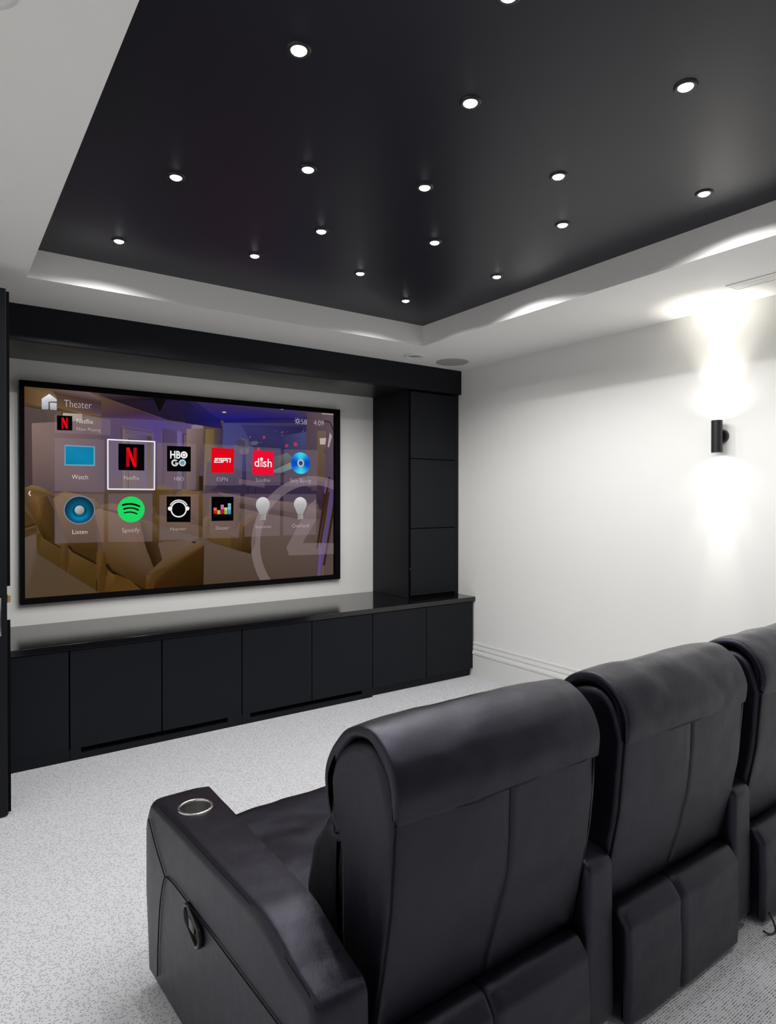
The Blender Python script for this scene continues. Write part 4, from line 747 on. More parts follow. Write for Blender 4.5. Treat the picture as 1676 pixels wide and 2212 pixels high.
["p",[[-23989,12881],[-23903,12865],[-23887,12947],[-23973,12964]],[6,8,6],1],
["p",[[-23907,12866],[-23821,12841],[-23797,12921],[-23883,12946]],[6,8,6],1],
["p",[[-23824,12842],[-23738,12808],[-23708,12887],[-23794,12920]],[6,8,6],1],
["p",[[-23741,12810],[-23656,12768],[-23619,12844],[-23705,12885]],[6,8,6],1],
["p",[[-24368,12882],[-24374,12903],[-24389,12918],[-24410,12924],[-24431,12918],[-24446,12903],[-24452,12882],[-24446,12861],[-24431,12845],[-24410,12840],[-24389,12845],[-24374,12861]],[6,8,6],1],
["p",[[-23595,12806],[-23601,12827],[-23616,12842],[-23637,12848],[-23658,12842],[-23674,12827],[-23679,12806],[-23674,12785],[-23658,12770],[-23637,12764],[-23616,12770],[-23601,12785]],[6,8,6],1],
["t","Spotify",-2.4025,1.162,0.107,0.028,[214,206,196],1.6],
["p",[[-21730,13950],[-20110,13950],[-20130,12200],[-21730,12230]],[4,4,5],1],
["p",[[-20468,13080],[-20380,13080],[-20387,13166],[-20474,13152]],[238,238,238],1],
["p",[[-20474,13152],[-20387,13166],[-20407,13250],[-20491,13223]],[238,238,238],1],
["p",[[-20491,13223],[-20407,13250],[-20440,13330],[-20518,13290]],[238,238,238],1],
["p",[[-20518,13290],[-20440,13330],[-20485,13403],[-20556,13352]],[238,238,238],1],
["p",[[-20556,13352],[-20485,13403],[-20541,13469],[-20603,13407]],[238,238,238],1],
["p",[[-20603,13407],[-20541,13469],[-20607,13525],[-20658,13454]],[238,238,238],1],
["p",[[-20658,13454],[-20607,13525],[-20680,13570],[-20720,13492]],[238,238,238],1],
["p",[[-20720,13492],[-20680,13570],[-20760,13603],[-20787,13519]],[238,238,238],1],
["p",[[-20787,13519],[-20760,13603],[-20844,13623],[-20858,13536]],[238,238,238],1],
["p",[[-20858,13536],[-20844,13623],[-20930,13630],[-20930,13542]],[238,238,238],1],
["p",[[-20930,13542],[-20930,13630],[-21016,13623],[-21002,13536]],[238,238,238],1],
["p",[[-21002,13536],[-21016,13623],[-21100,13603],[-21073,13519]],[238,238,238],1],
["p",[[-21073,13519],[-21100,13603],[-21180,13570],[-21140,13492]],[238,238,238],1],
["p",[[-21140,13492],[-21180,13570],[-21253,13525],[-21202,13454]],[238,238,238],1],
["p",[[-21202,13454],[-21253,13525],[-21319,13469],[-21257,13407]],[238,238,238],1],
["p",[[-21257,13407],[-21319,13469],[-21375,13403],[-21304,13352]],[238,238,238],1],
["p",[[-21304,13352],[-21375,13403],[-21420,13330],[-21342,13290]],[238,238,238],1],
["p",[[-21342,13290],[-21420,13330],[-21453,13250],[-21369,13223]],[238,238,238],1],
["p",[[-21369,13223],[-21453,13250],[-21473,13166],[-21386,13152]],[238,238,238],1],
["p",[[-21386,13152],[-21473,13166],[-21480,13080],[-21392,13080]],[238,238,238],1],
["p",[[-21392,13080],[-21480,13080],[-21473,12994],[-21386,13008]],[238,238,238],1],
["p",[[-21386,13008],[-21473,12994],[-21453,12910],[-21369,12937]],[238,238,238],1],
["p",[[-21369,12937],[-21453,12910],[-21420,12830],[-21342,12870]],[238,238,238],1],
["p",[[-21342,12870],[-21420,12830],[-21375,12757],[-21304,12808]],[238,238,238],1],
["p",[[-21304,12808],[-21375,12757],[-21319,12691],[-21257,12753]],[238,238,238],1],
["p",[[-21257,12753],[-21319,12691],[-21253,12635],[-21202,12706]],[238,238,238],1],
["p",[[-21202,12706],[-21253,12635],[-21180,12590],[-21140,12668]],[238,238,238],1],
["p",[[-21140,12668],[-21180,12590],[-21100,12557],[-21073,12641]],[238,238,238],1],
["p",[[-21073,12641],[-21100,12557],[-21016,12537],[-21002,12624]],[238,238,238],1],
["p",[[-21002,12624],[-21016,12537],[-20930,12530],[-20930,12618]],[238,238,238],1],
["p",[[-20930,12618],[-20930,12530],[-20844,12537],[-20858,12624]],[238,238,238],1],
["p",[[-20858,12624],[-20844,12537],[-20760,12557],[-20787,12641]],[238,238,238],1],
["p",[[-20787,12641],[-20760,12557],[-20680,12590],[-20720,12668]],[238,238,238],1],
["p",[[-20720,12668],[-20680,12590],[-20607,12635],[-20658,12706]],[238,238,238],1],
["p",[[-20658,12706],[-20607,12635],[-20541,12691],[-20603,12753]],[238,238,238],1],
["p",[[-20603,12753],[-20541,12691],[-20485,12757],[-20556,12808]],[238,238,238],1],
["p",[[-20556,12808],[-20485,12757],[-20440,12830],[-20518,12870]],[238,238,238],1],
["p",[[-20518,12870],[-20440,12830],[-20407,12910],[-20491,12937]],[238,238,238],1],
["p",[[-20491,12937],[-20407,12910],[-20387,12994],[-20474,13008]],[238,238,238],1],
["p",[[-20474,13008],[-20387,12994],[-20380,13080],[-20468,13080]],[238,238,238],1],
["p",[[-21370,13135],[-21381,13190],[-21412,13236],[-21458,13267],[-21513,13278],[-21568,13267],[-21614,13236],[-21645,13190],[-21656,13135],[-21645,13080],[-21614,13034],[-21568,13003],[-21513,12992],[-21458,13003],[-21412,13034],[-21381,13080]],[238,238,238],1],
["p",[[-20204,13135],[-20215,13190],[-20246,13236],[-20292,13267],[-20347,13278],[-20402,13267],[-20448,13236],[-20479,13190],[-20490,13135],[-20479,13080],[-20448,13034],[-20402,13003],[-20347,12992],[-20292,13003],[-20246,13034],[-20215,13080]],[238,238,238],1],
["p",[[-20392,13331],[-20332,13359],[-20367,13425],[-20424,13390]],[238,238,238],1],
["p",[[-20424,13390],[-20367,13425],[-20410,13486],[-20462,13446]],[238,238,238],1],
["p",[[-20462,13446],[-20410,13486],[-20459,13543],[-20506,13496]],[238,238,238],1],
["p",[[-20506,13496],[-20459,13543],[-20515,13593],[-20556,13542]],[238,238,238],1],
["p",[[-20556,13542],[-20515,13593],[-20575,13637],[-20611,13581]],[238,238,238],1],
["p",[[-20611,13581],[-20575,13637],[-20641,13673],[-20670,13614]],[238,238,238],1],
["p",[[-20670,13614],[-20641,13673],[-20710,13702],[-20732,13640]],[238,238,238],1],
["p",[[-20732,13640],[-20710,13702],[-20782,13723],[-20796,13659]],[238,238,238],1],
["p",[[-20796,13659],[-20782,13723],[-20855,13736],[-20863,13670]],[238,238,238],1],
["p",[[-20863,13670],[-20855,13736],[-20930,13740],[-20930,13674]],[238,238,238],1],
["p",[[-20930,13674],[-20930,13740],[-21005,13736],[-20997,13670]],[238,238,238],1],
["p",[[-20997,13670],[-21005,13736],[-21078,13723],[-21064,13659]],[238,238,238],1],
["p",[[-21064,13659],[-21078,13723],[-21150,13702],[-21128,13640]],[238,238,238],1],
["p",[[-21128,13640],[-21150,13702],[-21219,13673],[-21190,13614]],[238,238,238],1],
["p",[[-21190,13614],[-21219,13673],[-21285,13637],[-21249,13581]],[238,238,238],1],
["p",[[-21249,13581],[-21285,13637],[-21345,13593],[-21304,13542]],[238,238,238],1],
["p",[[-21304,13542],[-21345,13593],[-21401,13543],[-21354,13496]],[238,238,238],1],
["p",[[-21354,13496],[-21401,13543],[-21450,13486],[-21398,13446]],[238,238,238],1],
["p",[[-21398,13446],[-21450,13486],[-21493,13425],[-21436,13390]],[238,238,238],1],
["p",[[-21436,13390],[-21493,13425],[-21528,13359],[-21468,13331]],[238,238,238],1],
["t","Napster",-2.095,1.166,0.108,0.02,[206,196,188],1.6],
["p",[[-18660,13940],[-17050,13940],[-17070,12240],[-18660,12240]],[4,4,6],1],
["p",[[-18510,12800],[-18280,12790],[-18280,12720],[-18510,12730]],[200,20,40],1],
["p",[[-18510,12890],[-18280,12890],[-18280,12820],[-18510,12820]],[226,40,40],1],
["p",[[-18510,12990],[-18280,12990],[-18280,12920],[-18510,12920]],[230,60,50],1],
["p",[[-18510,13080],[-18280,13080],[-18280,13010],[-18510,13010]],[236,150,140],1],
["p",[[-18510,13180],[-18280,13180],[-18280,13110],[-18510,13110]],[236,90,70],1],
["p",[[-18250,12790],[-18030,12790],[-18030,12720],[-18250,12720]],[240,206,20],1],
["p",[[-18250,12890],[-18030,12890],[-18030,12820],[-18250,12820]],[232,214,30],1],
["p",[[-18250,12990],[-18030,12980],[-18030,12910],[-18250,12920]],[240,210,40],1],
["p",[[-18000,12790],[-17770,12790],[-17770,12720],[-18000,12720]],[190,20,100],1],
["p",[[-18000,12890],[-17770,12880],[-17770,12810],[-18000,12820]],[200,20,110],1],
["p",[[-18000,12980],[-17770,12980],[-17770,12910],[-18000,12910]],[190,20,110],1],
["p",[[-18000,13080],[-17770,13080],[-17770,13010],[-18000,13010]],[220,60,140],1],
["p",[[-18000,13170],[-17770,13170],[-17770,13100],[-18000,13100]],[232,140,196],1],
["p",[[-18000,13270],[-17770,13270],[-17770,13200],[-18000,13200]],[228,120,180],1],
["p",[[-18000,13370],[-17770,13370],[-17770,13300],[-18000,13300]],[232,130,186],1],
["p",[[-17740,12790],[-17510,12780],[-17510,12710],[-17740,12720]],[164,200,40],1],
["p",[[-17740,12880],[-17510,12880],[-17510,12810],[-17740,12810]],[170,200,50],1],
["p",[[-17740,12980],[-17510,12980],[-17510,12910],[-17740,12910]],[190,214,70],1],
["p",[[-17740,13080],[-17510,13070],[-17510,13000],[-17740,13010]],[210,226,120],1],
["p",[[-17740,13170],[-17510,13170],[-17510,13100],[-17740,13100]],[230,236,170],1],
["p",[[-17480,12780],[-17250,12780],[-17250,12710],[-17480,12710]],[50,170,206],1],
["p",[[-17480,12880],[-17250,12880],[-17250,12810],[-17480,12810]],[60,180,214],1],
["p",[[-17480,12980],[-17250,12980],[-17250,12910],[-17480,12910]],[70,184,220],1],
["p",[[-17480,13070],[-17250,13070],[-17250,13000],[-17480,13000]],[100,196,226],1],
["p",[[-17480,13170],[-17250,13170],[-17250,13100],[-17480,13100]],[190,226,240],1],
["p",[[-17480,13270],[-17250,13270],[-17250,13200],[-17480,13200]],[140,190,220],1],
["p",[[-17480,13360],[-17250,13360],[-17250,13290],[-17480,13290]],[130,190,226],1],
["p",[[-17480,13460],[-17250,13460],[-17250,13390],[-17480,13390]],[190,220,236],1],
["t","Deezer",-1.787,1.163,0.094,0.023,[206,196,190],1.6],
["p",[[-15270,13060],[-15320,13160],[-15350,13270],[-15360,13390],[-15350,13500],[-15310,13610],[-15260,13700],[-15180,13790],[-15090,13850],[-14990,13900],[-14880,13920],[-14760,13920],[-14650,13900],[-14550,13850],[-14450,13790],[-14380,13700],[-14320,13600],[-14280,13500],[-14270,13380],[-14280,13270],[-14310,13160],[-14370,13060],[-14590,12620],[-15050,12630]],[[167,167,167],[170,170,170],[173,173,173],[178,178,178],[183,183,183],[189,189,189],[195,195,195],[201,201,201],[207,207,207],[213,213,213],[218,218,218],[218,218,218],[213,213,213],[207,207,207],[201,201,201],[195,195,195],[189,189,189],[183,183,183],[178,178,178],[173,173,173],[170,170,170],[167,167,167],[150,146,146],[150,146,146]],1],
["p",[[-15050,12630],[-14590,12620],[-14600,12520],[-15040,12530]],[[110,108,108],[170,168,168],[150,148,148],[140,140,140]],1],
["p",[[-15050,12530],[-14590,12520],[-14600,12430],[-15040,12430]],[[110,108,108],[170,168,168],[150,148,148],[190,190,190]],1],
["p",[[-15050,12430],[-14590,12430],[-14600,12330],[-15040,12340]],[[110,108,108],[170,168,168],[150,148,148],[140,140,140]],1],
["p",[[-15050,12340],[-14590,12330],[-14600,12230],[-15040,12240]],[[110,108,108],[170,168,168],[150,148,148],[190,190,190]],1],
["p",[[-14980,12240],[-14660,12230],[-14760,12160],[-14890,12170]],[96,88,86],1],
["p",[[-12210,13100],[-12270,13200],[-12300,13300],[-12310,13410],[-12300,13520],[-12260,13620],[-12200,13720],[-12130,13800],[-12040,13860],[-11930,13910],[-11820,13930],[-11710,13930],[-11600,13910],[-11490,13860],[-11400,13800],[-11320,13720],[-11260,13620],[-11230,13520],[-11210,13410],[-11220,13300],[-11260,13190],[-11310,13090],[-11530,12630],[-12000,12630]],[[167,167,167],[170,170,170],[173,173,173],[178,178,178],[183,183,183],[189,189,189],[195,195,195],[201,201,201],[207,207,207],[213,213,213],[218,218,218],[218,218,218],[213,213,213],[207,207,207],[201,201,201],[195,195,195],[189,189,189],[183,183,183],[178,178,178],[173,173,173],[170,170,170],[167,167,167],[150,146,146],[150,146,146]],1],
["p",[[-12000,12630],[-11530,12630],[-11550,12530],[-11990,12540]],[[110,108,108],[170,168,168],[150,148,148],[140,140,140]],1],
["p",[[-12000,12540],[-11530,12530],[-11550,12430],[-11990,12440]],[[110,108,108],[170,168,168],[150,148,148],[190,190,190]],1],
["p",[[-12000,12440],[-11530,12430],[-11550,12340],[-11990,12340]],[[110,108,108],[170,168,168],[150,148,148],[140,140,140]],1],
["p",[[-12000,12340],[-11530,12340],[-11550,12240],[-11990,12250]],[[110,108,108],[170,168,168],[150,148,148],[190,190,190]],1],
["p",[[-11930,12250],[-11600,12240],[-11700,12170],[-11830,12170]],[96,88,86],1],
["t","Sconces",-1.48,1.166,0.122,0.021,[206,196,196],1.6],
["t","Overhead",-1.1745,1.163,0.141,0.028,[206,196,196],1.6],
["t","58",-1.145,1.947,0.048,0.038,[206,198,214],1.6],
["t","4:09",-1.0175,1.946,0.085,0.039,[206,198,206],1.6],
["p",[[-11890,19680],[-11855,19680],[-11868,19739],[-11900,19723]],[206,198,214],1],
["p",[[-11900,19723],[-11868,19739],[-11906,19786],[-11928,19758]],[206,198,214],1],
["p",[[-11928,19758],[-11906,19786],[-11960,19812],[-11968,19777]],[206,198,214],1],
["p",[[-11968,19777],[-11960,19812],[-12020,19812],[-12012,19777]],[206,198,214],1],
["p",[[-12012,19777],[-12020,19812],[-12074,19786],[-12052,19758]],[206,198,214],1],
["p",[[-12052,19758],[-12074,19786],[-12112,19739],[-12080,19723]],[206,198,214],1],
["p",[[-12080,19723],[-12112,19739],[-12125,19680],[-12090,19680]],[206,198,214],1],
["p",[[-12090,19680],[-12125,19680],[-12112,19621],[-12080,19637]],[206,198,214],1],
["p",[[-12080,19637],[-12112,19621],[-12074,19574],[-12052,19602]],[206,198,214],1],
["p",[[-12052,19602],[-12074,19574],[-12020,19548],[-12012,19583]],[206,198,214],1],
["p",[[-12012,19583],[-12020,19548],[-11960,19548],[-11968,19583]],[206,198,214],1],
["p",[[-11968,19583],[-11960,19548],[-11906,19574],[-11928,19602]],[206,198,214],1],
["p",[[-11928,19602],[-11906,19574],[-11868,19621],[-11900,19637]],[206,198,214],1],
["p",[[-11900,19637],[-11868,19621],[-11855,19680],[-11890,19680]],[206,198,214],1],
["p",[[-11820,19662],[-11740,19662],[-11740,19698],[-11820,19698]],[206,198,214],1],
["p",[[-11857,19788],[-11801,19844],[-11826,19869],[-11882,19813]],[206,198,214],1],
["p",[[-11973,19850],[-11973,19930],[-12008,19930],[-12008,19850]],[206,198,214],1],
["p",[[-12098,19813],[-12154,19869],[-12179,19844],[-12123,19788]],[206,198,214],1],
["p",[[-12160,19698],[-12240,19698],[-12240,19662],[-12160,19662]],[206,198,214],1],
["p",[[-12123,19572],[-12179,19516],[-12154,19491],[-12098,19547]],[206,198,214],1],
["p",[[-12008,19510],[-12008,19430],[-11973,19430],[-11973,19510]],[206,198,214],1],
["p",[[-11882,19547],[-11826,19491],[-11801,19516],[-11857,19572]],[206,198,214],1],
["p",[[-29783,14278],[-29863,14128],[-29797,14092],[-29717,14242]],[200,190,176],1],
["p",[[-29862,14091],[-29772,13941],[-29708,13979],[-29798,14129]],[200,190,176],1]]
def linear(c, a): return (srgb(c[0]), srgb(c[1]), srgb(c[2]), a)
def build_picture():
    bm = bmesh.new(); cl = bm.loops.layers.float_color.new('Col')
    y = -0.014
    for op in PIC:
        y -= 0.00003
        if op[0] == 'p':
            _, pl, col, al = op
            if len(pl) < 3: continue
            vs = [bm.verts.new((p[0] / 1e4, y, p[1] / 1e4)) for p in pl]
            try: f = bm.faces.new(vs)
            except ValueError: continue
            f.normal_update()
            if f.normal.y > 0: f.normal_flip()
            cols = {v: (col if not isinstance(col[0], list) else col[i]) for i, v in enumerate(vs)}
            for lp in f.loops: lp[cl] = linear(cols[lp.vert], al)
        else:
            _, s, xc, zb, w, h, col, thin = op
            cu = bpy.data.curves.new('lettering', 'FONT'); cu.body = s; cu.size = 1; cu.offset = -0.013 * thin; cu.resolution_u = 3; cu.fill_mode = 'FRONT'
            to = bpy.data.objects.new('lettering', cu); COL.objects.link(to)
            dg = bpy.context.evaluated_depsgraph_get(); me = bpy.data.meshes.new_from_object(to.evaluated_get(dg))
            bpy.data.objects.remove(to, do_unlink=True)
            xs = [v.co.x for v in me.vertices]; zs = [v.co.y for v in me.vertices]
            if not xs: continue
            sx = w / (max(xs) - min(xs)); sz = h / max(zs); mx = (max(xs) + min(xs)) / 2
            vm = [bm.verts.new((xc + (v.co.x - mx) * sx, y, zb + v.co.y * sz)) for v in me.vertices]
            for p in me.polygons:
                try: f = bm.faces.new([vm[i] for i in p.vertices])
                except ValueError: continue
                for lp in f.loops: lp[cl] = linear(col, 1.0)
            bpy.data.meshes.remove(me)
    me = bpy.data.meshes.new('picture'); bm.to_mesh(me); bm.free()
    return link('picture', me, M_SCREEN, SCR)
pic = build_picture(); pic['label'] = 'media menu of app tiles over a photo of tan cinema seats'

# ------------------------------------------------------------------ star spotlights in the black ceiling
def star(x, y, label):
    t = thing('ceiling_spotlight', (x, y, ZT), label, 'spotlight', 'star spotlights in the black ceiling')
    bm = bmesh.new(); lathe(bm, [(.021, .0), (.021, -.004), (.026, -.006), (.031, -.004), (.033, 0)], (x, y, ZT), n=28)
    obj('trim_ring', bm, M_BLKMETAL, t, smooth=60)
    bm = bmesh.new(); prof = [(.0205 * math.cos(a), -.002 - .009 * math.sin(a)) for a in [math.pi / 2 * k / 6 for k in range(7)]]
    prof[-1] = (.0004, -.011); lathe(bm, [(.0205, 0)] + prof, (x, y, ZT), n=24)
    obj('lens', bm, M_LENS, t, smooth=80)
    la = bpy.data.lights.new('spot_beam', 'SPOT'); la.energy = SPOT_W; la.color = SPOT_COL; la.spot_size = R(SPOT_ANGLE); la.spot_blend = 0.30; la.shadow_soft_size = 0.006
    lo = bpy.data.objects.new('spot_beam', la); COL.objects.link(lo); lo.parent = t; lo.location = (0, 0, -.0185)
    return t
STARS = [
 (-2.665, -2.908, 'bright star spotlight at the top left of the black ceiling'),
 (-2.154, -2.999, 'bright star spotlight at the top centre of the black ceiling'),
 (-1.710, -3.402, 'bright star spotlight at the top right of the black ceiling'),
 (-2.725, -2.066, 'star spotlight on the left of the second row, nearest the long left edge'),
 (-2.363, -2.388, 'star spotlight directly below the brightest top left one'),
 (-1.947, -2.522, 'star spotlight in the middle, below and left of the top centre one'),
 (-1.606, -2.863, 'star spotlight right of the middle, above its smaller twin'),
 (-1.053, -3.095, 'star spotlight nearest the right edge of the black ceiling, above the wall lamp'),
 (-2.760, -1.343, 'star spotlight in the far left corner over the bright scallop of the white step'),
 (-2.192, -1.530, 'star spotlight by the front step above the middle of the screen'),
 (-2.070, -1.958, 'star spotlight in the third row, second from the left corner one'),
 (-1.593, -2.147, 'star spotlight in the third row right of the middle'),
 (-1.270, -2.602, 'smaller star spotlight just below its twin on the right'),
 (-1.654, -1.619, 'tiniest star spotlight near the front step, left of the corner one'),
 (-1.194, -1.390, 'star spotlight in the far right corner of the recess, closest to the pelmet'),
 (-1.048, -1.988, 'small star spotlight by the right step, right of the corner one'),
 (-2.354, -3.349, 'star spotlight cut off by the top edge of the photo'),
 (-1.20, -4.05, 'added unseen star spotlight over the seats on the right'),  # this and the next two are unseen lamps added to light the seat backs
 (-2.75, -3.90, 'added unseen star spotlight on the left'),
 (-2.00, -4.20, 'added unseen star spotlight in the middle'),
]
for s in STARS: star(*s)

# ------------------------------------------------------------------ fittings on the white ceiling
def ring_light(x, y, label):
    t = thing('downlight', (x, y, ZS), label, 'downlight', 'unlit white downlights in the lower ceiling')
    bm = bmesh.new(); lathe(bm, [(.048, -.001), (.048, -.006), (.054, -.012), (.064, -.011), (.073, -.006), (.075, -.0005)], (x, y, ZS), n=40)
    obj('rim', bm, M_WHITEPL, t, smooth=60)
    bm = bmesh.new(); lathe(bm, [(.0478, -.001), (.040, -.0035), (.026, -.006), (.0005, -.007)], (x, y, ZS), n=40)
    obj('eyeball', bm, M_DARKIN, t, smooth=60)
ring_light(-.648, -.760, 'white ring downlight in the ceiling corner beside the grey speaker')
ring_light(-3.250, -.790, 'white ring downlight above the open door at the left edge')
ring_light(-3.365, -2.895, 'white ring downlight in the top left corner of the photo')
t = thing('ceiling_speaker', (-.287, -.752, ZS), 'round grey speaker grille flush in the white ceiling near the pelmet end', 'speaker')
bm = bmesh.new(); lathe(bm, [(.0005, -.004), (.08, -.004), (.114, -.0035)], t.location, n=48); obj('grille', bm, M_GREYMESH, t, smooth=40)
bm = bmesh.new(); lathe(bm, [(.114, -.001), (.114, -.0045), (.121, -.004), (.122, -.0005)], t.location, n=48); obj('rim', bm, M_GREYMESH, t, smooth=40)
t = thing('air_vent', (-.287, -3.3, ZS), 'long white slotted air vent in the ceiling above the wall lamp', 'vent')
vy0, vy1 = -3.85, -2.808
obj('frame', boxes((-.338, -.328, vy0, vy1, ZS - .005, ZS - .0005), (-.246, -.236, vy0, vy1, ZS - .005, ZS - .0005), (-.328, -.246, vy1 - .010, vy1, ZS - .005, ZS - .0005), (-.328, -.246, vy0, vy0 + .01, ZS - .005, ZS - .0005)), M_CEIL, t)
q = obj('slot_backing', boxes((-.328, -.246, vy0 + .01, vy1 - .01, ZS - .0018, ZS - .0005)), M_DARKIN, t)
for k, x in enumerate((-.3255, -.2995, -.2735)):
    obj('blade', boxes((x, x + .0222, vy0 + .011, vy1 - .011, ZS - .0048, ZS - .002), bevel=.0008), M_CEIL, t)

# ------------------------------------------------------------------ wall lamp
LX, LY, LZ0, LZ1, LR = -.056, -2.620, 1.624, 1.793, .0275
t = thing('wall_lamp', (0, LY, (LZ0 + LZ1) / 2), 'black cylinder wall lamp shining up and down the right wall', 'wall lamp')
bm = bmesh.new()
lathe(bm, [(LR - .003, LZ0 + .012), (LR - .003, LZ0), (LR, LZ0), (LR, LZ0 + .026), (LR - .0008, LZ0 + .027), (LR, LZ0 + .028), (LR, LZ1), (LR - .003, LZ1), (LR - .003, LZ1 - .012)], (LX, LY, 0), n=40)
obj('shade', bm, M_BLKMETAL, t, smooth=30)
bm = bmesh.new(); lathe(bm, [(.0001, -.022), (.033, -.022), (.0375, -.017), (.0375, -.0005)], (0, LY, 1.713), axis='X', n=36)
lathe(bm, [(.012, LX + LR - .004), (.012, -.022)], (0, LY, 1.713), axis='X', n=16)
obj('mount', bm, M_BLKMETAL, t, smooth=30)
for z in (LZ0 + .010, LZ1 - .010):
    bm = bmesh.new(); lathe(bm, [(.0003, 0), (LR - .0035, 0), (LR - .0035, .002 if z > 1.7 else -.002)], (LX, LY, z - (.002 if z > 1.7 else -.002)), n=32)
    obj('lens', bm, M_SLENS, t)
for nm, z, e, rot, ang in (('up_beam', LZ1 - .003, SCONCE_UP, R(180), 155), ('up_core_beam', LZ1 - .003, SCONCE_UP_CORE, R(180), 64), ('up_narrow_beam', LZ1 - .003, SCONCE_UP_BEAM, R(180), 27), ('down_beam', LZ0 + .003, SCONCE_DOWN, 0, 140), ('down_core_beam', LZ0 + .003, SCONCE_DOWN_CORE, 0, 62), ('down_narrow_beam', LZ0 + .003, SCONCE_DOWN_BEAM, 0, 27)):
    la = bpy.data.lights.new(nm, 'SPOT'); la.energy = e; la.color = SCONCE_COL; la.spot_size = R(ang); la.spot_blend = 1.0; la.shadow_soft_size = .012
    lo = bpy.data.objects.new(nm, la); COL.objects.link(lo); lo.parent = t; lo.location = Vector((LX, LY, z)) - Vector(t.location); lo.rotation_euler = (rot, 0, 0)

# ------------------------------------------------------------------ recliners
BANDP = [(-3.428, .757), (-3.432, .815), (-3.405, .876), (-3.342, .914), (-3.268, .902), (-3.205, .852), (-3.158, .778), (-3.166, .702), (-3.200, .648)]
def band_profile(t=.026):
    o = smooth_path(BANDP, 64); P = [Vector((p.x, p.y)) for p in o]; inn = []
    for i, p in enumerate(P):
        a = P[max(i - 1, 0)]; b = P[min(i + 1, len(P) - 1)]; d = (b - a).normalized(); n = Vector((d.y, -d.x))
        if i == 0: ref = n
        w = t * (0.55 + 0.45 * min(1, i / 6, (len(P) - 1 - i) / 6)); inn.append(p + n * w)
    return P + inn[::-1]
SHELL = [Vector((p.x, p.y)) for p in smooth_path([(-3.421, .760), (-3.406, .58), (-3.383, .46), (-3.352, .315)], 30)] + \
        [Vector((-3.34, .303)), Vector((-3.26, .300)), Vector((-3.243, .31))] + \
        [Vector((p.x, p.y)) for p in smooth_path([(-3.225, .45), (-3.222, .56), (-3.222, .63), (-3.200, .67), (-3.186, .72), (-3.184, .775), (-3.212, .828), (-3.274, .869), (-3.338, .878), (-3.381, .849), (-3.406, .800)], 50)]
def arm_profile():
    return rounded([(-3.392, .034, .028), (-2.525, .034, .028), (-2.487, .25, .1), (-2.472, .440, .08), (-2.515, .520, .055), (-3.185, .520, .22), (-3.315, .476, .10), (-3.392, .462, .035)], 8)
def taper(y, z, w_front, w_rear, base=.010):
    s = min(1, max(0, (-2.5 - y) / .9)); return (w_front + (w_rear - w_front) * s) + base * min(1, max(0, (.5 - z) / .45))
def axis_x(ax, y, end): return ax + (.030 * min(1, max(0, (-2.5 - y) / .9)) * (1 if end == 'left' else -1 if end == 'right' else 0))
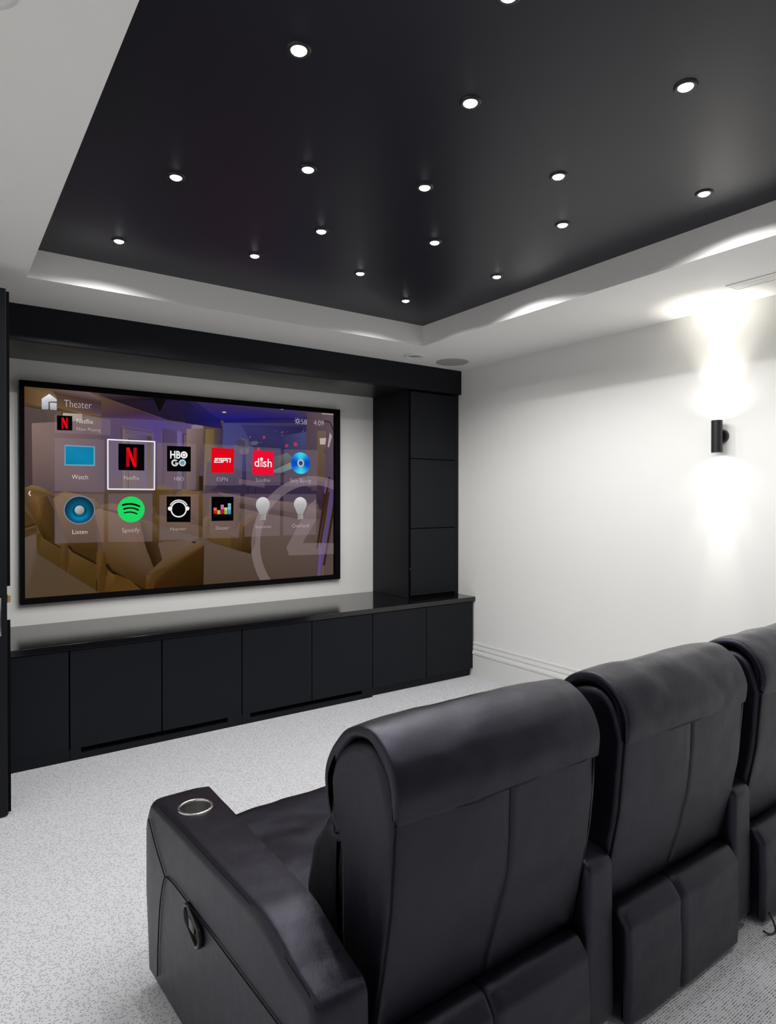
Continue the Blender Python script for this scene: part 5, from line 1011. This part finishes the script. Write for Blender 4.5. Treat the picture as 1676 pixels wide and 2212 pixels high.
def make_recliner(xc, label, arms, seed):
    t = thing('recliner', (xc, -2.95, 0), label, 'recliner', 'row of black leather recliners')
    h = .303
    sd = seed * 3.7
    base = boxes((xc - .285, xc + .285, -3.325, -2.56, .032, .235), bevel=.004); obj('base', base, M_LEATHER, t)
    for sx in (-1, 1):
        for y in (-3.295, -2.60):
            bm = bmesh.new(); box(bm, xc + sx * .252 - .032, xc + sx * .252 + .032, y - .03, y + .03, 0.0008, .031, bevel=.004); obj('foot', bm, M_WOODFT, t)
    bm = puff(bmesh.new(), rounded([(-3.215, .245, .02), (-2.515, .245, .03), (-2.478, .33, .05), (-2.512, .402, .05), (-3.0, .385, .1), (-3.215, .372, .02)], 7), xc - .292, xc + .292, r=.022, crown=.012, wrinkle=.006, seed=sd, nx=22, freq=7)
    obj('seat_cushion', bm, M_LEATHER, t, smooth=60)
    bm = puff(bmesh.new(), rounded([(-2.552, .050, .008), (-2.508, .050, .012), (-2.496, .15, .05), (-2.508, .238, .012), (-2.552, .238, .008)], 5), xc - .29, xc + .29, r=.012, crown=.004, wrinkle=.002, seed=sd + 1)
    obj('footrest', bm, M_LEATHER, t, smooth=60)
    # backrest shell with the sewn centre line
    bm = puff(bmesh.new(), SHELL, xc - h, xc + h, r=.020, crown=.006, wrinkle=.0035, seams=(xc + .003,), seam_depth=.006, seam_w=.0034, seed=sd + 2, nx=24, freq=6, seam_curve=lambda z: .018 * math.sin((z - .3) * 5.5) - .008)
    for v in bm.verts:
        k = min(1, max(0, (.60 - v.co.z) / .3)); v.co.x -= .012 * k * max(0, (v.co.x - xc) / h)
    obj('backrest', bm, M_LEATHER, t, smooth=60)
    bm = puff(bmesh.new(), band_profile(), xc - h + .001, xc + h - .001, r=.010, crown=.005, wrinkle=.0052, seed=sd + 3, nx=26, freq=8, step=.009)
    hr = obj('headrest', bm, M_LEATHER, t, smooth=70); hr['label'] = 'padded leather headrest flap rolled over the top'
    for s in (-1, 1):
        X = xc + s * (h - .0125)
        bm = tube(bmesh.new(), [(X + s * .0050, p[0] - .0015, p[1]) for p in ((-3.419, .755), (-3.4035, .58), (-3.381, .46), (-3.352, .325))], .0028, 8)
        obj('piping', bm, M_SEAM, t, smooth=80)
    bm = puff(bmesh.new(), rounded([(-3.212, .400, .01), (-3.06, .392, .03), (-3.022, .44, .05), (-3.060, .565, .12), (-3.128, .655, .05), (-3.212, .650, .015)], 7), xc - .285, xc + .285, r=.03, crown=.012, wrinkle=.006, seed=sd + 4, nx=18)
    obj('lumbar_cushion', bm, M_LEATHER, t, smooth=60)
    bm = puff(bmesh.new(), rounded([(-3.332, .014, .005), (-3.418, .014, .012), (-3.424, .16, .06), (-3.421, .272, .03), (-3.388, .311, .03), (-3.332, .300, .006)], 6), xc - .277, xc + .277, r=.018, crown=.004, wrinkle=.0035, seams=(xc - .035,), seam_depth=.009, seam_w=.006, seed=sd + 5, nx=20, freq=7)
    obj('back_panel', bm, M_LEATHER, t, smooth=60)
    for (ax, wf, wr, end) in arms:
        bm = puff(bmesh.new(), arm_profile(), -1, 1, r=.0, crown=0, nx=2, step=.014)
        bm.free()
        bm = bmesh.new(); W0 = .072
        puff(bm, arm_profile(), -W0, W0, r=.022, crown=.004, wrinkle=.002, seed=sd + 6, nx=14, freq=6, step=.014)
        for v in bm.verts:
            v.co.x = axis_x(ax, v.co.y, end) + v.co.x / W0 * taper(v.co.y, v.co.z, wf, wr)
        am = obj('armrest', bm, M_LEATHER, t, smooth=60)
        if end:
            cx, cy, cz = -2.852 if end == 'left' else axis_x(ax, -2.65, end), -2.648, .5235
            bm = bmesh.new(); lathe(bm, [(.0001, cz - .085), (.0435, cz - .085), (.0435, cz + .05), (.0001, cz + .05)], (cx, cy, 0), n=48)
            cut = obj('cutter', bm, None); cut.data.materials.append(M_LEATHER)
            md = am.modifiers.new('hole', 'BOOLEAN'); md.object = cut; md.operation = 'DIFFERENCE'; md.solver = 'EXACT'
            dg = bpy.context.evaluated_depsgraph_get(); me = bpy.data.meshes.new_from_object(am.evaluated_get(dg)); am.modifiers.clear(); am.data = me
            bpy.data.objects.remove(cut, do_unlink=True)
            ch = bpy.data.objects.new('cup_holder', None); COL.objects.link(ch); ch.parent = t; ch.location = Vector((cx, cy, cz)) - Vector(t.location); ch['label'] = 'round metal cup holder set into the arm'
            bm = bmesh.new(); lathe(bm, [(.0405, -.004), (.0408, .001), (.0425, .0035), (.0455, .0035), (.0478, .0012), (.0480, -.003)], (cx, cy, cz), n=56)
            r_ = obj('rim', bm, M_STEEL, ch, smooth=60); r_['label'] = 'bright metal rim'
            bm = bmesh.new(); lathe(bm, [(.0405, -.004), (.0400, -.075), (.036, -.080), (.0002, -.080)], (cx, cy, cz), n=56)
            obj('cup', bm, M_CUP, ch, smooth=40)
        # sewn seams of the arm
        bm = bmesh.new()
        for s in (-1, 1):
            pts = []
            for y, z in ((-2.528, .510), (-2.56, .5165), (-2.7, .5175), (-2.9, .5165), (-3.08, .5165), (-3.16, .5130), (-3.22, .501), (-3.30, .478), (-3.36, .465), (-3.388, .452)):
                pts.append((axis_x(ax, y, end) + s * (taper(y, z, wf, wr) - .0090), y, z))
            tube(bm, smooth_path(pts, 50), .0022, 6)
        if end:
            sside = -1 if end == 'left' else 1
            def sd_pt(y, z): return (axis_x(ax, y, end) + sside * (taper(y, z, wf, wr) + .0030), y, z)
            tube(bm, smooth_path([sd_pt(-2.520, .465), sd_pt(-2.578, .415), sd_pt(-2.656, .364)], 14), .0016, 6)
            tube(bm, smooth_path([sd_pt(-2.656, .364), sd_pt(-2.640, .33), sd_pt(-2.623, .265), sd_pt(-2.615, .148), sd_pt(-2.617, .075)], 20), .0018, 6)
            tube(bm, smooth_path([sd_pt(-2.656, .364), sd_pt(-2.70, .372), sd_pt(-2.768, .373), sd_pt(-2.941, .368), sd_pt(-3.11, .363), sd_pt(-3.36, .358)], 30), .0018, 6)
        obj('seam', bm, M_SEAM, am, smooth=80)
        if end == 'left':
            xs = axis_x(ax, -2.849, end) - taper(-2.849, .333, wf, wr) - .0030
            rh = bpy.data.objects.new('recline_control', None); COL.objects.link(rh); rh.parent = t; rh.location = Vector((xs, -2.849, .333)) - Vector(t.location); rh['label'] = 'oval black recline control on the outer side'
            def stad(a, b, x, tilt=R(14), n=28):
                out = []
                for k in range(n):
                    u = 2 * math.pi * k / n; c, s = math.cos(u), math.sin(u)
                    y = (a - b) * (1 if c > 0 else -1) + b * c if abs(c) > 1e-6 else 0; z = b * s
                    out.append((x, -2.849 + y * math.cos(tilt) - z * math.sin(tilt), .333 + y * math.sin(tilt) + z * math.cos(tilt)))
                return out
            bm = bmesh.new(); rings = []
            for a, b, x in ((.061, .031, xs + .003), (.061, .031, xs - .004), (.058, .028, xs - .007), (.053, .023, xs - .006), (.051, .021, xs + .0015)):
                rings.append([bm.verts.new(p) for p in stad(a, b, x)])
            for A, B in zip(rings, rings[1:]):
                for i in range(len(A)): bm.faces.new((A[i], A[(i + 1) % len(A)], B[(i + 1) % len(A)], B[i]))
            bm.faces.new(rings[-1])
            obj('bezel', bm, M_PLASTIC, rh, smooth=40)
            bm = bmesh.new(); box(bm, xs - .0055, xs + .001, -2.872, -2.832, .320, .348, bevel=.004); obj('lever', bm, M_PLASTIC, rh, smooth=40)
    return t
make_recliner(-2.430, 'nearest black leather recliner with the cup holder in its left arm', [(-2.8575, .0840, .0560, 'left')], 1)
make_recliner(-1.715, 'middle black leather recliner of the row', [(-2.0725, .0545, .0480, None)], 2)
make_recliner(-1.000, 'black leather recliner cut off by the right edge of the photo', [(-1.3575, .0545, .0480, None), (-.595, .0840, .0560, 'right')], 3)

# power lead loops hanging under the right hand recliner
def cable(pts, label):
    bm = tube(bmesh.new(), smooth_path(pts, 40), .0035, 8); tag(obj('power_cable', bm, M_PLASTIC, None, smooth=80), label, 'cable', 'cable loops under the recliners')
cable([(-1.262, -3.432, .052), (-1.250, -3.440, .022), (-1.262, -3.452, .0042), (-1.292, -3.448, .0042), (-1.312, -3.438, .016)], 'black cable loop on the carpet behind the right recliner')
cable([(-1.150, -3.432, .052), (-1.140, -3.440, .022), (-1.152, -3.452, .0042), (-1.180, -3.448, .0042), (-1.200, -3.438, .016)], 'black cable loop at the very right edge of the photo')
